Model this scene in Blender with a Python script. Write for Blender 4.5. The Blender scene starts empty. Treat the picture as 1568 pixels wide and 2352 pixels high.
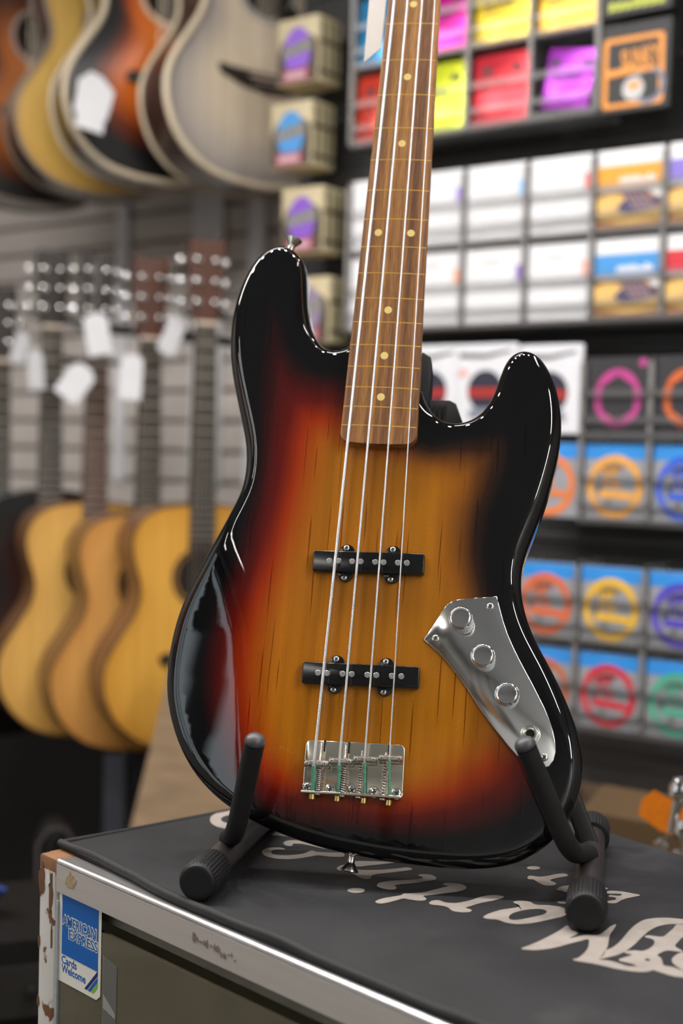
import bpy, bmesh, math, random
import numpy as np
from mathutils import Vector, Matrix
from mathutils.geometry import delaunay_2d_cdt

# ------------------------------------------------------------------ camera, world, light, exposure
scene = bpy.context.scene
col = scene.collection
CAM = Vector((0.0, 0.0, 1.332))
PITCH, ROLL, FPX = math.atan(126/3200), 0.025, 3200.0
_f = Vector((0, math.cos(PITCH), -math.sin(PITCH)))
_u0 = Vector((0, math.sin(PITCH), math.cos(PITCH)))
_r = math.cos(ROLL)*Vector((1, 0, 0)) + math.sin(ROLL)*_u0
_u = -math.sin(ROLL)*Vector((1, 0, 0)) + math.cos(ROLL)*_u0
cam_data = bpy.data.cameras.new('camera')
cam = bpy.data.objects.new('camera', cam_data)
col.objects.link(cam)
cam.matrix_world = Matrix(((_r.x, _u.x, -_f.x, CAM.x), (_r.y, _u.y, -_f.y, CAM.y), (_r.z, _u.z, -_f.z, CAM.z), (0, 0, 0, 1)))
cam_data.sensor_fit = 'VERTICAL'
cam_data.sensor_height = 36.0
cam_data.sensor_width = 24.0
cam_data.lens = FPX/2352*36.0
cam_data.clip_start = 0.05
cam_data.dof.use_dof = True
cam_data.dof.focus_distance = 1.10
cam_data.dof.aperture_fstop = 3.4
scene.camera = cam

world = bpy.data.worlds.new('shop_air')
scene.world = world
world.use_nodes = True
world.node_tree.nodes['Background'].inputs[0].default_value = (0.86, 0.93, 1.0, 1)
world.node_tree.nodes['Background'].inputs[1].default_value = 3.6

scene.view_settings.view_transform = 'Standard'
scene.view_settings.look = 'None'
scene.view_settings.gamma = 1.0
scene.view_settings.use_curve_mapping = False
scene.view_settings.exposure = -0.1

scene.cycles.adaptive_threshold = 0.03
scene.cycles.max_bounces = 8
scene.cycles.diffuse_bounces = 3
scene.cycles.glossy_bounces = 4
scene.cycles.transparent_max_bounces = 12
scene.cycles.caustics_reflective = False
scene.cycles.caustics_refractive = False

CEIL = 2.78
# ceiling light panels: (x, y, size_x, size_y, watts)
LIGHT_PANELS = [(-1.75, 1.75, 1.2, 0.22, 40), (0.95, 1.25, 0.10, 1.2, 13), (-0.55, 1.75, 1.2, 0.16, 13),
                (1.45, -0.35, 0.12, 1.2, 36), (-1.55, -0.9, 0.05, 1.5, 10), (2.05, -1.9, 0.22, 1.2, 52), (-2.15, -0.9, 0.05, 1.5, 10)]
# small track spots: (x, y, watts)
TRACK_SPOTS = [(-0.95, 1.30, 7), (-0.60, 1.30, 7), (-0.25, 1.30, 7), (0.10, 1.30, 7), (0.45, 1.30, 7), (-1.3, 1.30, 7)]

# ------------------------------------------------------------------ helpers
R = math.radians

def at(px, py, Y):
    """point on the line of sight through photo pixel (px, py) at distance Y in front of the camera"""
    d = _r*((px-784)/FPX) - _u*((py-1176)/FPX) + _f
    return CAM + d*(Y/d.y)

class MB:
    def __init__(s):
        s.v = []; s.f = []
    def add(s, verts, faces, M=None):
        n = len(s.v)
        if M is not None:
            verts = [M @ Vector(p) for p in verts]
        s.v += [tuple(p) for p in verts]
        s.f += [tuple(i+n for i in f) for f in faces]
        return s
    def box(s, c, size, M=None):
        x, y, z = (d/2 for d in size)
        vs = [(c[0]+i*x, c[1]+j*y, c[2]+k*z) for i in (-1, 1) for j in (-1, 1) for k in (-1, 1)]
        return s.add(vs, [(0, 1, 3, 2), (4, 6, 7, 5), (0, 4, 5, 1), (2, 3, 7, 6), (0, 2, 6, 4), (1, 5, 7, 3)], M)
    def prism(s, poly, z0, z1, bev=0.0, M=None, segs=1):
        n = len(poly)
        if sum(poly[i][0]*poly[(i+1) % n][1]-poly[(i+1) % n][0]*poly[i][1] for i in range(n)) < 0:
            poly = poly[::-1]
        rings = []
        if bev > 0:
            rings.append((z0, 0.0))
            for k in range(segs+1):
                t = k/segs*math.pi/2
                rings.append((z1-bev+bev*math.sin(t), bev*(1-math.cos(t))))
        else:
            rings = [(z0, 0), (z1, 0)]
        vs, fs = [], []
        for z, d in rings:
            P = inset(poly, d) if d > 0 else poly
            vs += [(p[0], p[1], z) for p in P]
        for k in range(len(rings)-1):
            for i in range(n):
                j = (i+1) % n
                fs.append((k*n+i, k*n+j, (k+1)*n+j, (k+1)*n+i))
        fs.append(tuple(range(n-1, -1, -1)))
        fs.append(tuple((len(rings)-1)*n+i for i in range(n)))
        return s.add(vs, fs, M)
    def tube(s, path, r, n=12, cap=True, M=None, close=False):
        P = [Vector(p) for p in path]
        rs = r if isinstance(r, (list, tuple)) else [r]*len(P)
        vs, fs = [], []
        nrm = None
        m = len(P)
        for i, p in enumerate(P):
            if close:
                t = (P[(i+1) % m]-P[i-1]).normalized()
            else:
                t = (P[min(i+1, m-1)]-P[max(i-1, 0)]).normalized()
            if nrm is None:
                a = Vector((0, 0, 1)) if abs(t.z) < 0.9 else Vector((1, 0, 0))
                nrm = (a-t*a.dot(t)).normalized()
            else:
                nrm = (nrm-t*nrm.dot(t)).normalized()
            b = t.cross(nrm)
            for k in range(n):
                q = 2*math.pi*k/n
                vs.append(p+(nrm*math.cos(q)+b*math.sin(q))*rs[i])
        last = m if close else m-1
        for i in range(last):
            for k in range(n):
                k2 = (k+1) % n; i2 = (i+1) % m
                fs.append((i*n+k, i*n+k2, i2*n+k2, i2*n+k))
        if cap and not close:
            fs.append(tuple(range(n-1, -1, -1)))
            fs.append(tuple((m-1)*n+k for k in range(n)))
        return s.add(vs, fs, M)
    def lathe(s, prof, o=(0, 0, 0), axis=(0, 0, 1), n=24, M=None, rib=0.0, ribs=()):
        """prof: list of (radius, height); rib: depth of alternating knurl on profile rows listed in ribs"""
        ax = Vector(axis).normalized()
        a = Vector((1, 0, 0)) if abs(ax.x) < 0.9 else Vector((0, 1, 0))
        x = (a-ax*a.dot(ax)).normalized(); y = ax.cross(x)
        o = Vector(o); vs, fs = [], []
        for i, (r, h) in enumerate(prof):
            for k in range(n):
                q = 2*math.pi*k/n
                rr = r-(rib if (i in ribs and (k//2) % 2) else 0)
                vs.append(o+ax*h+(x*math.cos(q)+y*math.sin(q))*rr)
        for i in range(len(prof)-1):
            for k in range(n):
                k2 = (k+1) % n
                fs.append((i*n+k, i*n+k2, (i+1)*n+k2, (i+1)*n+k))
        fs.append(tuple(range(n-1, -1, -1)))
        fs.append(tuple((len(prof)-1)*n+k for k in range(n)))
        return s.add(vs, fs, M)
    def poly(s, pts, M=None):
        return s.add(pts, [tuple(range(len(pts)))], M)
    def mesh(s, name, mat, smooth=35, recalc=True):
        me = bpy.data.meshes.new(name)
        me.from_pydata(s.v, [], s.f)
        if recalc:
            bm = bmesh.new(); bm.from_mesh(me)
            bmesh.ops.recalc_face_normals(bm, faces=bm.faces)
            bm.to_mesh(me); bm.free()
        if mat is not None:
            me.materials.append(mat)
        if smooth:
            me.polygons.foreach_set('use_smooth', [True]*len(me.polygons))
            me.set_sharp_from_angle(angle=R(smooth))
        return me
    def build(s, name, mat, parent=None, smooth=35, recalc=True, loc=None, M=None):
        return link(name, s.mesh(name, mat, smooth, recalc), parent, loc, M)

def link(name, me, parent=None, loc=None, M=None):
    o = bpy.data.objects.new(name, me)
    col.objects.link(o)
    if parent is not None:
        o.parent = parent
        off = parent.get('_off')
        if off is not None and loc is None:
            loc = Vector(off)
    if M is not None:
        o.matrix_local = M
    elif loc is not None:
        o.location = loc
    return o

def inset(poly, d):
    n = len(poly); out = []
    for i in range(n):
        p0, p1, p2 = (Vector(poly[j][:2]) for j in (i-1, i, (i+1) % n))
        a = (p1-p0); b = (p2-p1)
        if a.length < 1e-9: a = b
        if b.length < 1e-9: b = a
        a.normalize(); b.normalize()
        na = Vector((-a.y, a.x)); nb = Vector((-b.y, b.x))
        m = na+nb
        if m.length < 1e-6: m = na
        m.normalize()
        k = max(0.5, m.dot(na))
        out.append((p1.x+m.x*d/k, p1.y+m.y*d/k))
    return out

def rrect(w, h, r, n=5, cx=0, cy=0):
    pts = []
    for sx, sy, a0 in ((1, 1, 0), (-1, 1, 90), (-1, -1, 180), (1, -1, 270)):
        for k in range(n+1):
            a = R(a0+90*k/n)
            pts.append((cx+sx*(w/2-r)+r*math.cos(a), cy+sy*(h/2-r)+r*math.sin(a)))
    return pts

def circle(r, n=32, cx=0, cy=0):
    return [(cx+r*math.cos(2*math.pi*k/n), cy+r*math.sin(2*math.pi*k/n)) for k in range(n)]

def catmull(P, step, closed=False):
    P = [Vector(p) for p in P]; out = []; n = len(P)
    rng = range(n) if closed else range(n-1)
    for i in rng:
        if closed:
            p0, p1, p2, p3 = P[i-1], P[i], P[(i+1) % n], P[(i+2) % n]
        else:
            p0, p1, p2, p3 = P[max(i-1, 0)], P[i], P[i+1], P[min(i+2, n-1)]
        m = max(1, int(math.ceil((p2-p1).length/step)))
        for k in range(m):
            t = k/m
            out.append(0.5*((2*p1)+(p2-p0)*t+(2*p0-5*p1+4*p2-p3)*t*t+(3*p1-p0-3*p2+p3)*t**3))
    if not closed:
        out.append(P[-1])
    return out

def resample(P, n, closed=True):
    A = np.array([tuple(p) for p in P])
    if closed: A = np.vstack([A, A[:1]])
    d = np.r_[0, np.cumsum(np.linalg.norm(np.diff(A, axis=0), axis=1))]
    t = np.linspace(0, d[-1], n+1)[:-1] if closed else np.linspace(0, d[-1], n)
    return np.c_[[np.interp(t, d, A[:, k]) for k in range(A.shape[1])]].T

def empty(name, loc=(0, 0, 0), rz=0.0, M=None, off=None):
    o = bpy.data.objects.new(name, None)
    col.objects.link(o)
    o.empty_display_size = 0.05
    if M is not None: o.matrix_world = M
    else:
        o.location = loc; o.rotation_euler = (0, 0, rz)
    if off is not None: o['_off'] = off
    return o

def tag(o, label=None, cat=None, group=None, kind=None):
    if label: o['label'] = label
    if cat: o['category'] = cat
    if group: o['group'] = group
    if kind: o['kind'] = kind
    return o

_text_cache = {}
def text_mesh(s, size, mat, bold=0.0, align='CENTER', thick=0.0, sx=1.0):
    """lettering as a flat mesh lying in x (right) / y (up)"""
    cu = bpy.data.curves.new('lettering', 'FONT')
    cu.body = s; cu.size = size; cu.align_x = align; cu.align_y = 'CENTER'
    cu.offset = bold; cu.extrude = thick; cu.resolution_u = 3
    o = bpy.data.objects.new('tmp_text', cu); col.objects.link(o)
    bpy.context.view_layer.update()
    me = bpy.data.meshes.new_from_object(o.evaluated_get(bpy.context.evaluated_depsgraph_get()))
    bpy.data.objects.remove(o); bpy.data.curves.remove(cu)
    if sx != 1.0:
        me.transform(Matrix.Diagonal((sx, 1, 1, 1)))
    me.materials.clear(); me.materials.append(mat)
    me.name = 'lettering'
    return me

def width_of(me):
    xs = [v.co.x for v in me.vertices]
    return max(xs)-min(xs), min(xs)

# ------------------------------------------------------------------ materials
_mats = {}
def srgb(*c):
    return tuple((v/255/12.92) if v/255 <= 0.04045 else ((v/255+0.055)/1.055)**2.4 for v in c)

def mat(name, color=(0.5, 0.5, 0.5), rough=0.5, metal=0.0, coat=0.0, coat_rough=0.03, spec=0.5,
        noise=0.0, nscale=30.0, stretch=(1, 1, 1), bump=0.0, bscale=200.0, emit=None, estr=0.0, ior=1.5, rvar=0.0):
    if name in _mats: return _mats[name]
    m = bpy.data.materials.new(name); m.use_nodes = True
    nt = m.node_tree; b = nt.nodes['Principled BSDF']
    b.inputs['Base Color'].default_value = (*color, 1)
    b.inputs['Roughness'].default_value = rough
    b.inputs['Metallic'].default_value = metal
    b.inputs['IOR'].default_value = ior
    b.inputs['Specular IOR Level'].default_value = spec
    b.inputs['Coat Weight'].default_value = coat
    b.inputs['Coat Roughness'].default_value = coat_rough
    if emit:
        b.inputs['Emission Color'].default_value = (*emit, 1); b.inputs['Emission Strength'].default_value = estr
    if noise or bump or rvar:
        tc = nt.nodes.new('ShaderNodeTexCoord'); mp = nt.nodes.new('ShaderNodeMapping')
        mp.inputs['Scale'].default_value = stretch
        nt.links.new(tc.outputs['Object'], mp.inputs[0])
        nz = nt.nodes.new('ShaderNodeTexNoise'); nz.inputs['Scale'].default_value = nscale; nz.inputs['Detail'].default_value = 5
        nt.links.new(mp.outputs[0], nz.inputs[0])
        if noise:
            rp = nt.nodes.new('ShaderNodeValToRGB')
            rp.color_ramp.elements[0].position = 0.3; rp.color_ramp.elements[1].position = 0.7
            lo = tuple(max(0, c*(1-noise)) for c in color); hi = tuple(min(1, c*(1+noise)) for c in color)
            rp.color_ramp.elements[0].color = (*lo, 1); rp.color_ramp.elements[1].color = (*hi, 1)
            nt.links.new(nz.outputs[0], rp.inputs[0]); nt.links.new(rp.outputs[0], b.inputs['Base Color'])
        if rvar:
            mr = nt.nodes.new('ShaderNodeMapRange')
            mr.inputs['To Min'].default_value = max(0, rough-rvar); mr.inputs['To Max'].default_value = min(1, rough+rvar)
            nt.links.new(nz.outputs[0], mr.inputs[0]); nt.links.new(mr.outputs[0], b.inputs['Roughness'])
        if bump:
            n2 = nt.nodes.new('ShaderNodeTexNoise'); n2.inputs['Scale'].default_value = bscale
            nt.links.new(mp.outputs[0], n2.inputs[0])
            bp = nt.nodes.new('ShaderNodeBump'); bp.inputs['Strength'].default_value = bump; bp.inputs['Distance'].default_value = 0.001
            nt.links.new(n2.outputs[0], bp.inputs['Height']); nt.links.new(bp.outputs[0], b.inputs['Normal'])
    _mats[name] = m
    return m

def clear_mat(name, tint, opacity, rough=0.1, body=(0.5, 0.5, 0.5)):
    """clear sheet: see-through with a tinted haze and surface reflection"""
    if name in _mats: return _mats[name]
    m = bpy.data.materials.new(name); m.use_nodes = True; nt = m.node_tree
    for n in list(nt.nodes): nt.nodes.remove(n)
    out = nt.nodes.new('ShaderNodeOutputMaterial')
    tr = nt.nodes.new('ShaderNodeBsdfTransparent'); tr.inputs[0].default_value = (*tint, 1)
    df = nt.nodes.new('ShaderNodeBsdfDiffuse'); df.inputs[0].default_value = (*body, 1)
    gl = nt.nodes.new('ShaderNodeBsdfGlossy'); gl.inputs['Roughness'].default_value = rough
    fr = nt.nodes.new('ShaderNodeFresnel'); fr.inputs[0].default_value = 1.45
    nz = nt.nodes.new('ShaderNodeTexNoise'); nz.inputs['Scale'].default_value = 18.0
    mr = nt.nodes.new('ShaderNodeMapRange'); mr.inputs['To Min'].default_value = opacity*0.8; mr.inputs['To Max'].default_value = opacity*1.2
    nt.links.new(nz.outputs[0], mr.inputs[0])
    a = nt.nodes.new('ShaderNodeMixShader'); b = nt.nodes.new('ShaderNodeMixShader')
    nt.links.new(mr.outputs[0], a.inputs[0]); nt.links.new(tr.outputs[0], a.inputs[1]); nt.links.new(df.outputs[0], a.inputs[2])
    nt.links.new(fr.outputs[0], b.inputs[0]); nt.links.new(a.outputs[0], b.inputs[1]); nt.links.new(gl.outputs[0], b.inputs[2])
    nt.links.new(b.outputs[0], out.inputs[0])
    _mats[name] = m
    return m

def ramp(nt, stops):
    r = nt.nodes.new('ShaderNodeValToRGB'); e = r.color_ramp.elements
    while len(e) > 1: e.remove(e[-1])
    e[0].position, e[0].color = stops[0][0], (*stops[0][1], 1)
    for p, c in stops[1:]:
        k = e.new(p); k.color = (*c, 1)
    return r

def math_node(nt, op, a, b=None):
    n = nt.nodes.new('ShaderNodeMath'); n.operation = op
    for i, v in enumerate((a, b)):
        if v is None: continue
        if isinstance(v, (int, float)): n.inputs[i].default_value = v
        else: nt.links.new(v, n.inputs[i])
    return n.outputs[0]

def mixc(nt, mode, f, a, b):
    n = nt.nodes.new('ShaderNodeMix'); n.data_type = 'RGBA'; n.blend_type = mode
    for sock, v in ((n.inputs[0], f), (n.inputs[6], a), (n.inputs[7], b)):
        if isinstance(v, (int, float)): sock.default_value = v
        elif isinstance(v, tuple): sock.default_value = (*v, 1)
        else: nt.links.new(v, sock)
    return n.outputs[2]

def burst_material():
    m = bpy.data.materials.new('sunburst_lacquer'); m.use_nodes = True; nt = m.node_tree
    b = nt.nodes['Principled BSDF']
    at_ = nt.nodes.new('ShaderNodeAttribute'); at_.attribute_name = 'burst'
    ar = nt.nodes.new('ShaderNodeAttribute'); ar.attribute_name = 'redness'
    tc = nt.nodes.new('ShaderNodeTexCoord')
    blk = srgb(12, 12, 14)
    rl = ramp(nt, [(0.0, srgb(174, 106, 22)), (0.22, srgb(164, 80, 16)), (0.44, srgb(150, 46, 10)), (0.70, srgb(92, 18, 12)), (1.0, blk)])
    rr = ramp(nt, [(0.0, srgb(174, 110, 22)), (0.30, srgb(152, 92, 22)), (0.60, srgb(106, 62, 22)), (0.84, srgb(50, 29, 18)), (1.0, blk)])
    nt.links.new(at_.outputs['Fac'], rl.inputs[0]); nt.links.new(at_.outputs['Fac'], rr.inputs[0])
    c = mixc(nt, 'MIX', ar.outputs['Fac'], rr.outputs[0], rl.outputs[0])
    # broad grain
    mp = nt.nodes.new('ShaderNodeMapping'); mp.inputs['Scale'].default_value = (70, 2.2, 1); nt.links.new(tc.outputs['Object'], mp.inputs[0])
    g = nt.nodes.new('ShaderNodeTexNoise'); g.inputs['Scale'].default_value = 1.0; g.inputs['Detail'].default_value = 4; nt.links.new(mp.outputs[0], g.inputs[0])
    gr = ramp(nt, [(0.3, (0.74, 0.70, 0.64)), (0.7, (1.12, 1.12, 1.12))]); nt.links.new(g.outputs[0], gr.inputs[0])
    c = mixc(nt, 'MULTIPLY', 0.8, c, gr.outputs[0])
    # thin dark pores running with the grain
    mp2 = nt.nodes.new('ShaderNodeMapping'); mp2.inputs['Scale'].default_value = (420, 9, 1); nt.links.new(tc.outputs['Object'], mp2.inputs[0])
    p = nt.nodes.new('ShaderNodeTexNoise'); p.inputs['Scale'].default_value = 1.0; p.inputs['Detail'].default_value = 1; nt.links.new(mp2.outputs[0], p.inputs[0])
    pr = ramp(nt, [(0.0, (1, 1, 1)), (0.655, (1, 1, 1)), (0.71, (0.42, 0.28, 0.2))]); nt.links.new(p.outputs[0], pr.inputs[0])
    c = mixc(nt, 'MULTIPLY', 0.9, c, pr.outputs[0])
    # fine flake speckle
    f = nt.nodes.new('ShaderNodeTexNoise'); f.inputs['Scale'].default_value = 900; nt.links.new(tc.outputs['Object'], f.inputs[0])
    fr = ramp(nt, [(0.3, (0.9, 0.9, 0.9)), (0.7, (1.08, 1.08, 1.08))]); nt.links.new(f.outputs[0], fr.inputs[0])
    c = mixc(nt, 'MULTIPLY', 1.0, c, fr.outputs[0])
    nt.links.new(c, b.inputs['Base Color'])
    b.inputs['Roughness'].default_value = 0.45
    b.inputs['Specular IOR Level'].default_value = 0.0
    b.inputs['Coat Weight'].default_value = 1.0
    b.inputs['Coat Roughness'].default_value = 0.015
    b.inputs['Coat IOR'].default_value = 1.52
    return m

def board_material():
    m = bpy.data.materials.new('fingerboard_rosewood'); m.use_nodes = True; nt = m.node_tree
    b = nt.nodes['Principled BSDF']; tc = nt.nodes.new('ShaderNodeTexCoord')
    mp = nt.nodes.new('ShaderNodeMapping'); mp.inputs['Scale'].default_value = (150, 1.3, 20); nt.links.new(tc.outputs['Object'], mp.inputs[0])
    g = nt.nodes.new('ShaderNodeTexNoise'); g.inputs['Scale'].default_value = 1.0; g.inputs['Detail'].default_value = 3; nt.links.new(mp.outputs[0], g.inputs[0])
    r = ramp(nt, [(0.36, srgb(104, 68, 42)), (0.48, srgb(146, 98, 58)), (0.56, srgb(166, 114, 62)), (0.66, srgb(190, 134, 68))]); nt.links.new(g.outputs[0], r.inputs[0])
    mp2 = nt.nodes.new('ShaderNodeMapping'); mp2.inputs['Scale'].default_value = (900, 60, 20); nt.links.new(tc.outputs['Object'], mp2.inputs[0])
    p = nt.nodes.new('ShaderNodeTexNoise'); p.inputs['Scale'].default_value = 1.0; nt.links.new(mp2.outputs[0], p.inputs[0])
    pr = ramp(nt, [(0.35, (0.72, 0.7, 0.68)), (0.6, (1.08, 1.08, 1.08))]); nt.links.new(p.outputs[0], pr.inputs[0])
    nt.links.new(mixc(nt, 'MULTIPLY', 1.0, r.outputs[0], pr.outputs[0]), b.inputs['Base Color'])
    b.inputs['Roughness'].default_value = 0.5
    return m

def wound_material():
    m = bpy.data.materials.new('wound_nickel'); m.use_nodes = True; nt = m.node_tree
    b = nt.nodes['Principled BSDF']; tc = nt.nodes.new('ShaderNodeTexCoord')
    b.inputs['Base Color'].default_value = (0.50, 0.505, 0.51, 1); b.inputs['Metallic'].default_value = 1.0; b.inputs['Roughness'].default_value = 0.42
    w = nt.nodes.new('ShaderNodeTexWave'); w.bands_direction = 'Y'; w.inputs['Scale'].default_value = 430.0
    nt.links.new(tc.outputs['Object'], w.inputs[0])
    bp = nt.nodes.new('ShaderNodeBump'); bp.inputs['Strength'].default_value = 0.7; bp.inputs['Distance'].default_value = 0.0002
    nt.links.new(w.outputs[1], bp.inputs['Height']); nt.links.new(bp.outputs[0], b.inputs['Normal'])
    return m

def guitar_top_material(name, stops, coat=0.6):
    """soundboard colour by distance from the centre plus straight spruce grain"""
    m = bpy.data.materials.new(name); m.use_nodes = True; nt = m.node_tree
    b = nt.nodes['Principled BSDF']; tc = nt.nodes.new('ShaderNodeTexCoord')
    a = nt.nodes.new('ShaderNodeAttribute'); a.attribute_name = 'burst'
    r = ramp(nt, stops); nt.links.new(a.outputs['Fac'], r.inputs[0])
    mp = nt.nodes.new('ShaderNodeMapping'); mp.inputs['Scale'].default_value = (120, 4, 1.0); nt.links.new(tc.outputs['Object'], mp.inputs[0])
    g = nt.nodes.new('ShaderNodeTexNoise'); g.inputs['Scale'].default_value = 1.0; nt.links.new(mp.outputs[0], g.inputs[0])
    gr = ramp(nt, [(0.3, (0.88, 0.86, 0.82)), (0.7, (1.06, 1.06, 1.06))]); nt.links.new(g.outputs[0], gr.inputs[0])
    nt.links.new(mixc(nt, 'MULTIPLY', 1.0, r.outputs[0], gr.outputs[0]), b.inputs['Base Color'])
    b.inputs['Roughness'].default_value = 0.5; b.inputs['Specular IOR Level'].default_value = 0.3; b.inputs['Coat Weight'].default_value = coat*0.3; b.inputs['Coat Roughness'].default_value = 0.12
    return m

def worn_paint_material(name, paint, under, edge=0.62):
    m = bpy.data.materials.new(name); m.use_nodes = True; nt = m.node_tree
    b = nt.nodes['Principled BSDF']; tc = nt.nodes.new('ShaderNodeTexCoord')
    n1 = nt.nodes.new('ShaderNodeTexNoise'); n1.inputs['Scale'].default_value = 42; n1.inputs['Detail'].default_value = 6
    nt.links.new(tc.outputs['Object'], n1.inputs[0])
    r = ramp(nt, [(edge-0.012, paint), (edge+0.012, under)]); nt.links.new(n1.outputs[0], r.inputs[0])
    n2 = nt.nodes.new('ShaderNodeTexNoise'); n2.inputs['Scale'].default_value = 9; nt.links.new(tc.outputs['Object'], n2.inputs[0])
    s = ramp(nt, [(0.3, (0.86, 0.85, 0.83)), (0.7, (1.03, 1.03, 1.03))]); nt.links.new(n2.outputs[0], s.inputs[0])
    nt.links.new(mixc(nt, 'MULTIPLY', 1.0, r.outputs[0], s.outputs[0]), b.inputs['Base Color'])
    b.inputs['Roughness'].default_value = 0.55
    return m

def rubber_mat_material():
    m = bpy.data.materials.new('black_mat_fabric'); m.use_nodes = True; nt = m.node_tree
    b = nt.nodes['Principled BSDF']; tc = nt.nodes.new('ShaderNodeTexCoord')
    n1 = nt.nodes.new('ShaderNodeTexNoise'); n1.inputs['Scale'].default_value = 11; n1.inputs['Detail'].default_value = 5
    nt.links.new(tc.outputs['Object'], n1.inputs[0])
    r = ramp(nt, [(0.35, srgb(29, 29, 31)), (0.58, srgb(38, 38, 40)), (0.75, srgb(60, 59, 60))]); nt.links.new(n1.outputs[0], r.inputs[0])
    n2 = nt.nodes.new('ShaderNodeTexNoise'); n2.inputs['Scale'].default_value = 420; nt.links.new(tc.outputs['Object'], n2.inputs[0])
    s = ramp(nt, [(0.3, (0.9, 0.9, 0.9)), (0.68, (1.05, 1.05, 1.05)), (0.78, (1.7, 1.68, 1.65))]); nt.links.new(n2.outputs[0], s.inputs[0])
    nt.links.new(mixc(nt, 'MULTIPLY', 1.0, r.outputs[0], s.outputs[0]), b.inputs['Base Color'])
    b.inputs['Roughness'].default_value = 0.66; b.inputs['Specular IOR Level'].default_value = 0.28
    bp = nt.nodes.new('ShaderNodeBump'); bp.inputs['Strength'].default_value = 0.25; bp.inputs['Distance'].default_value = 0.0006
    nt.links.new(n2.outputs[0], bp.inputs['Height']); nt.links.new(bp.outputs[0], b.inputs['Normal'])
    return m

def plate_material():
    m = bpy.data.materials.new('chrome_plate'); m.use_nodes = True; nt = m.node_tree
    b = nt.nodes['Principled BSDF']; tc = nt.nodes.new('ShaderNodeTexCoord')
    b.inputs['Metallic'].default_value = 1.0
    n1 = nt.nodes.new('ShaderNodeTexNoise'); n1.inputs['Scale'].default_value = 26; n1.inputs['Detail'].default_value = 3; nt.links.new(tc.outputs['Object'], n1.inputs[0])
    r = ramp(nt, [(0.3, (0.74, 0.76, 0.76)), (0.62, (0.80, 0.80, 0.79)), (0.74, (0.80, 0.72, 0.58))]); nt.links.new(n1.outputs[0], r.inputs[0])
    nt.links.new(r.outputs[0], b.inputs['Base Color'])
    mr = nt.nodes.new('ShaderNodeMapRange'); mr.inputs['To Min'].default_value = 0.05; mr.inputs['To Max'].default_value = 0.16
    nt.links.new(n1.outputs[0], mr.inputs[0]); nt.links.new(mr.outputs[0], b.inputs['Roughness'])
    return m

CHROME = mat('chrome', (0.80, 0.80, 0.80), 0.10, 1.0, noise=0.06, nscale=60)
NICKEL = mat('nickel', (0.66, 0.63, 0.58), 0.24, 1.0, noise=0.1, nscale=120)
STEEL = mat('brushed_steel', (0.55, 0.55, 0.54), 0.34, 1.0, noise=0.1, nscale=80)
BRASS = mat('brass', (0.62, 0.47, 0.17), 0.26, 1.0, noise=0.15, nscale=200)
BLACK_PLASTIC = mat('black_plastic', srgb(18, 18, 19), 0.16, 0, noise=0.1, nscale=90, spec=0.5)
SLOT_DARK = mat('slot_dark', srgb(22, 20, 18), 0.6, noise=0.1)
RUBBER = mat('black_rubber', srgb(24, 24, 25), 0.5, noise=0.12, nscale=160, spec=0.3)
FOAM = mat('black_foam_sleeve', srgb(32, 31, 31), 0.62, noise=0.1, nscale=220, bump=0.2, bscale=900, spec=0.22)
TUBE_PAINT = mat('stand_powder_coat', srgb(58, 52, 52), 0.36, 0.3, noise=0.3, nscale=700, bump=0.3, bscale=1400)
FIXTURE = mat('light_fixture_white', (0.8, 0.8, 0.8), 0.5, noise=0.03)

# ------------------------------------------------------------------ the room
AL = R(37.0)
W_ = Vector((math.cos(AL), -math.sin(AL), 0)); N_ = Vector((math.sin(AL), math.cos(AL), 0))
P0 = Vector((0.379, 2.35, 0))
def wl(u, d, z):
    """point by the product wall: u metres along it, d metres behind the packet fronts, z up"""
    return P0 + W_*u + N_*d + Vector((0, 0, z))
WALL_D = 0.47

def struct(name, mb, m, smooth=0):
    return tag(mb.build(name, m, smooth=smooth), kind='structure')

plan = [(-2.7, -2.8), (2.6, -2.8), (2.6, 1.27), (-2.7, 5.25)]
plan_out = [(-2.8, -2.9), (2.7, -2.9), (2.7, 1.45), (-2.8, 5.55)]
struct('floor', MB().prism(plan_out, -0.1, 0.0), mat('dark_floor', srgb(52, 48, 46), 0.45, noise=0.2, nscale=6))
struct('ceiling', MB().prism(plan_out, CEIL, CEIL+0.1), mat('ceiling_paint', srgb(212, 213, 214), 0.8, noise=0.04, nscale=5))
WY0, WY1, WZ0, WZ1 = -1.95, 0.45, 0.95, 2.50           # shop window in the left wall
wlm = mat('wall_left_paint', srgb(176, 172, 168), 0.8, noise=0.05, nscale=4)
lw = MB()
lw.box((-2.75, (-2.9+WY0)/2, 1.39), (0.1, WY0+2.9, 2.78)).box((-2.75, (WY1+5.6)/2, 1.39), (0.1, 5.6-WY1, 2.78))
lw.box((-2.75, (WY0+WY1)/2, WZ0/2), (0.1, WY1-WY0, WZ0)).box((-2.75, (WY0+WY1)/2, (WZ1+2.78)/2), (0.1, WY1-WY0, 2.78-WZ1))
struct('wall_left', lw, wlm)
win = tag(empty('window_1', (-2.75, (WY0+WY1)/2, WZ0)), kind='structure')
WFR = mat('window_frame_dark', srgb(60, 58, 58), 0.5, noise=0.05)
ww, wh = WY1-WY0, WZ1-WZ0
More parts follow.
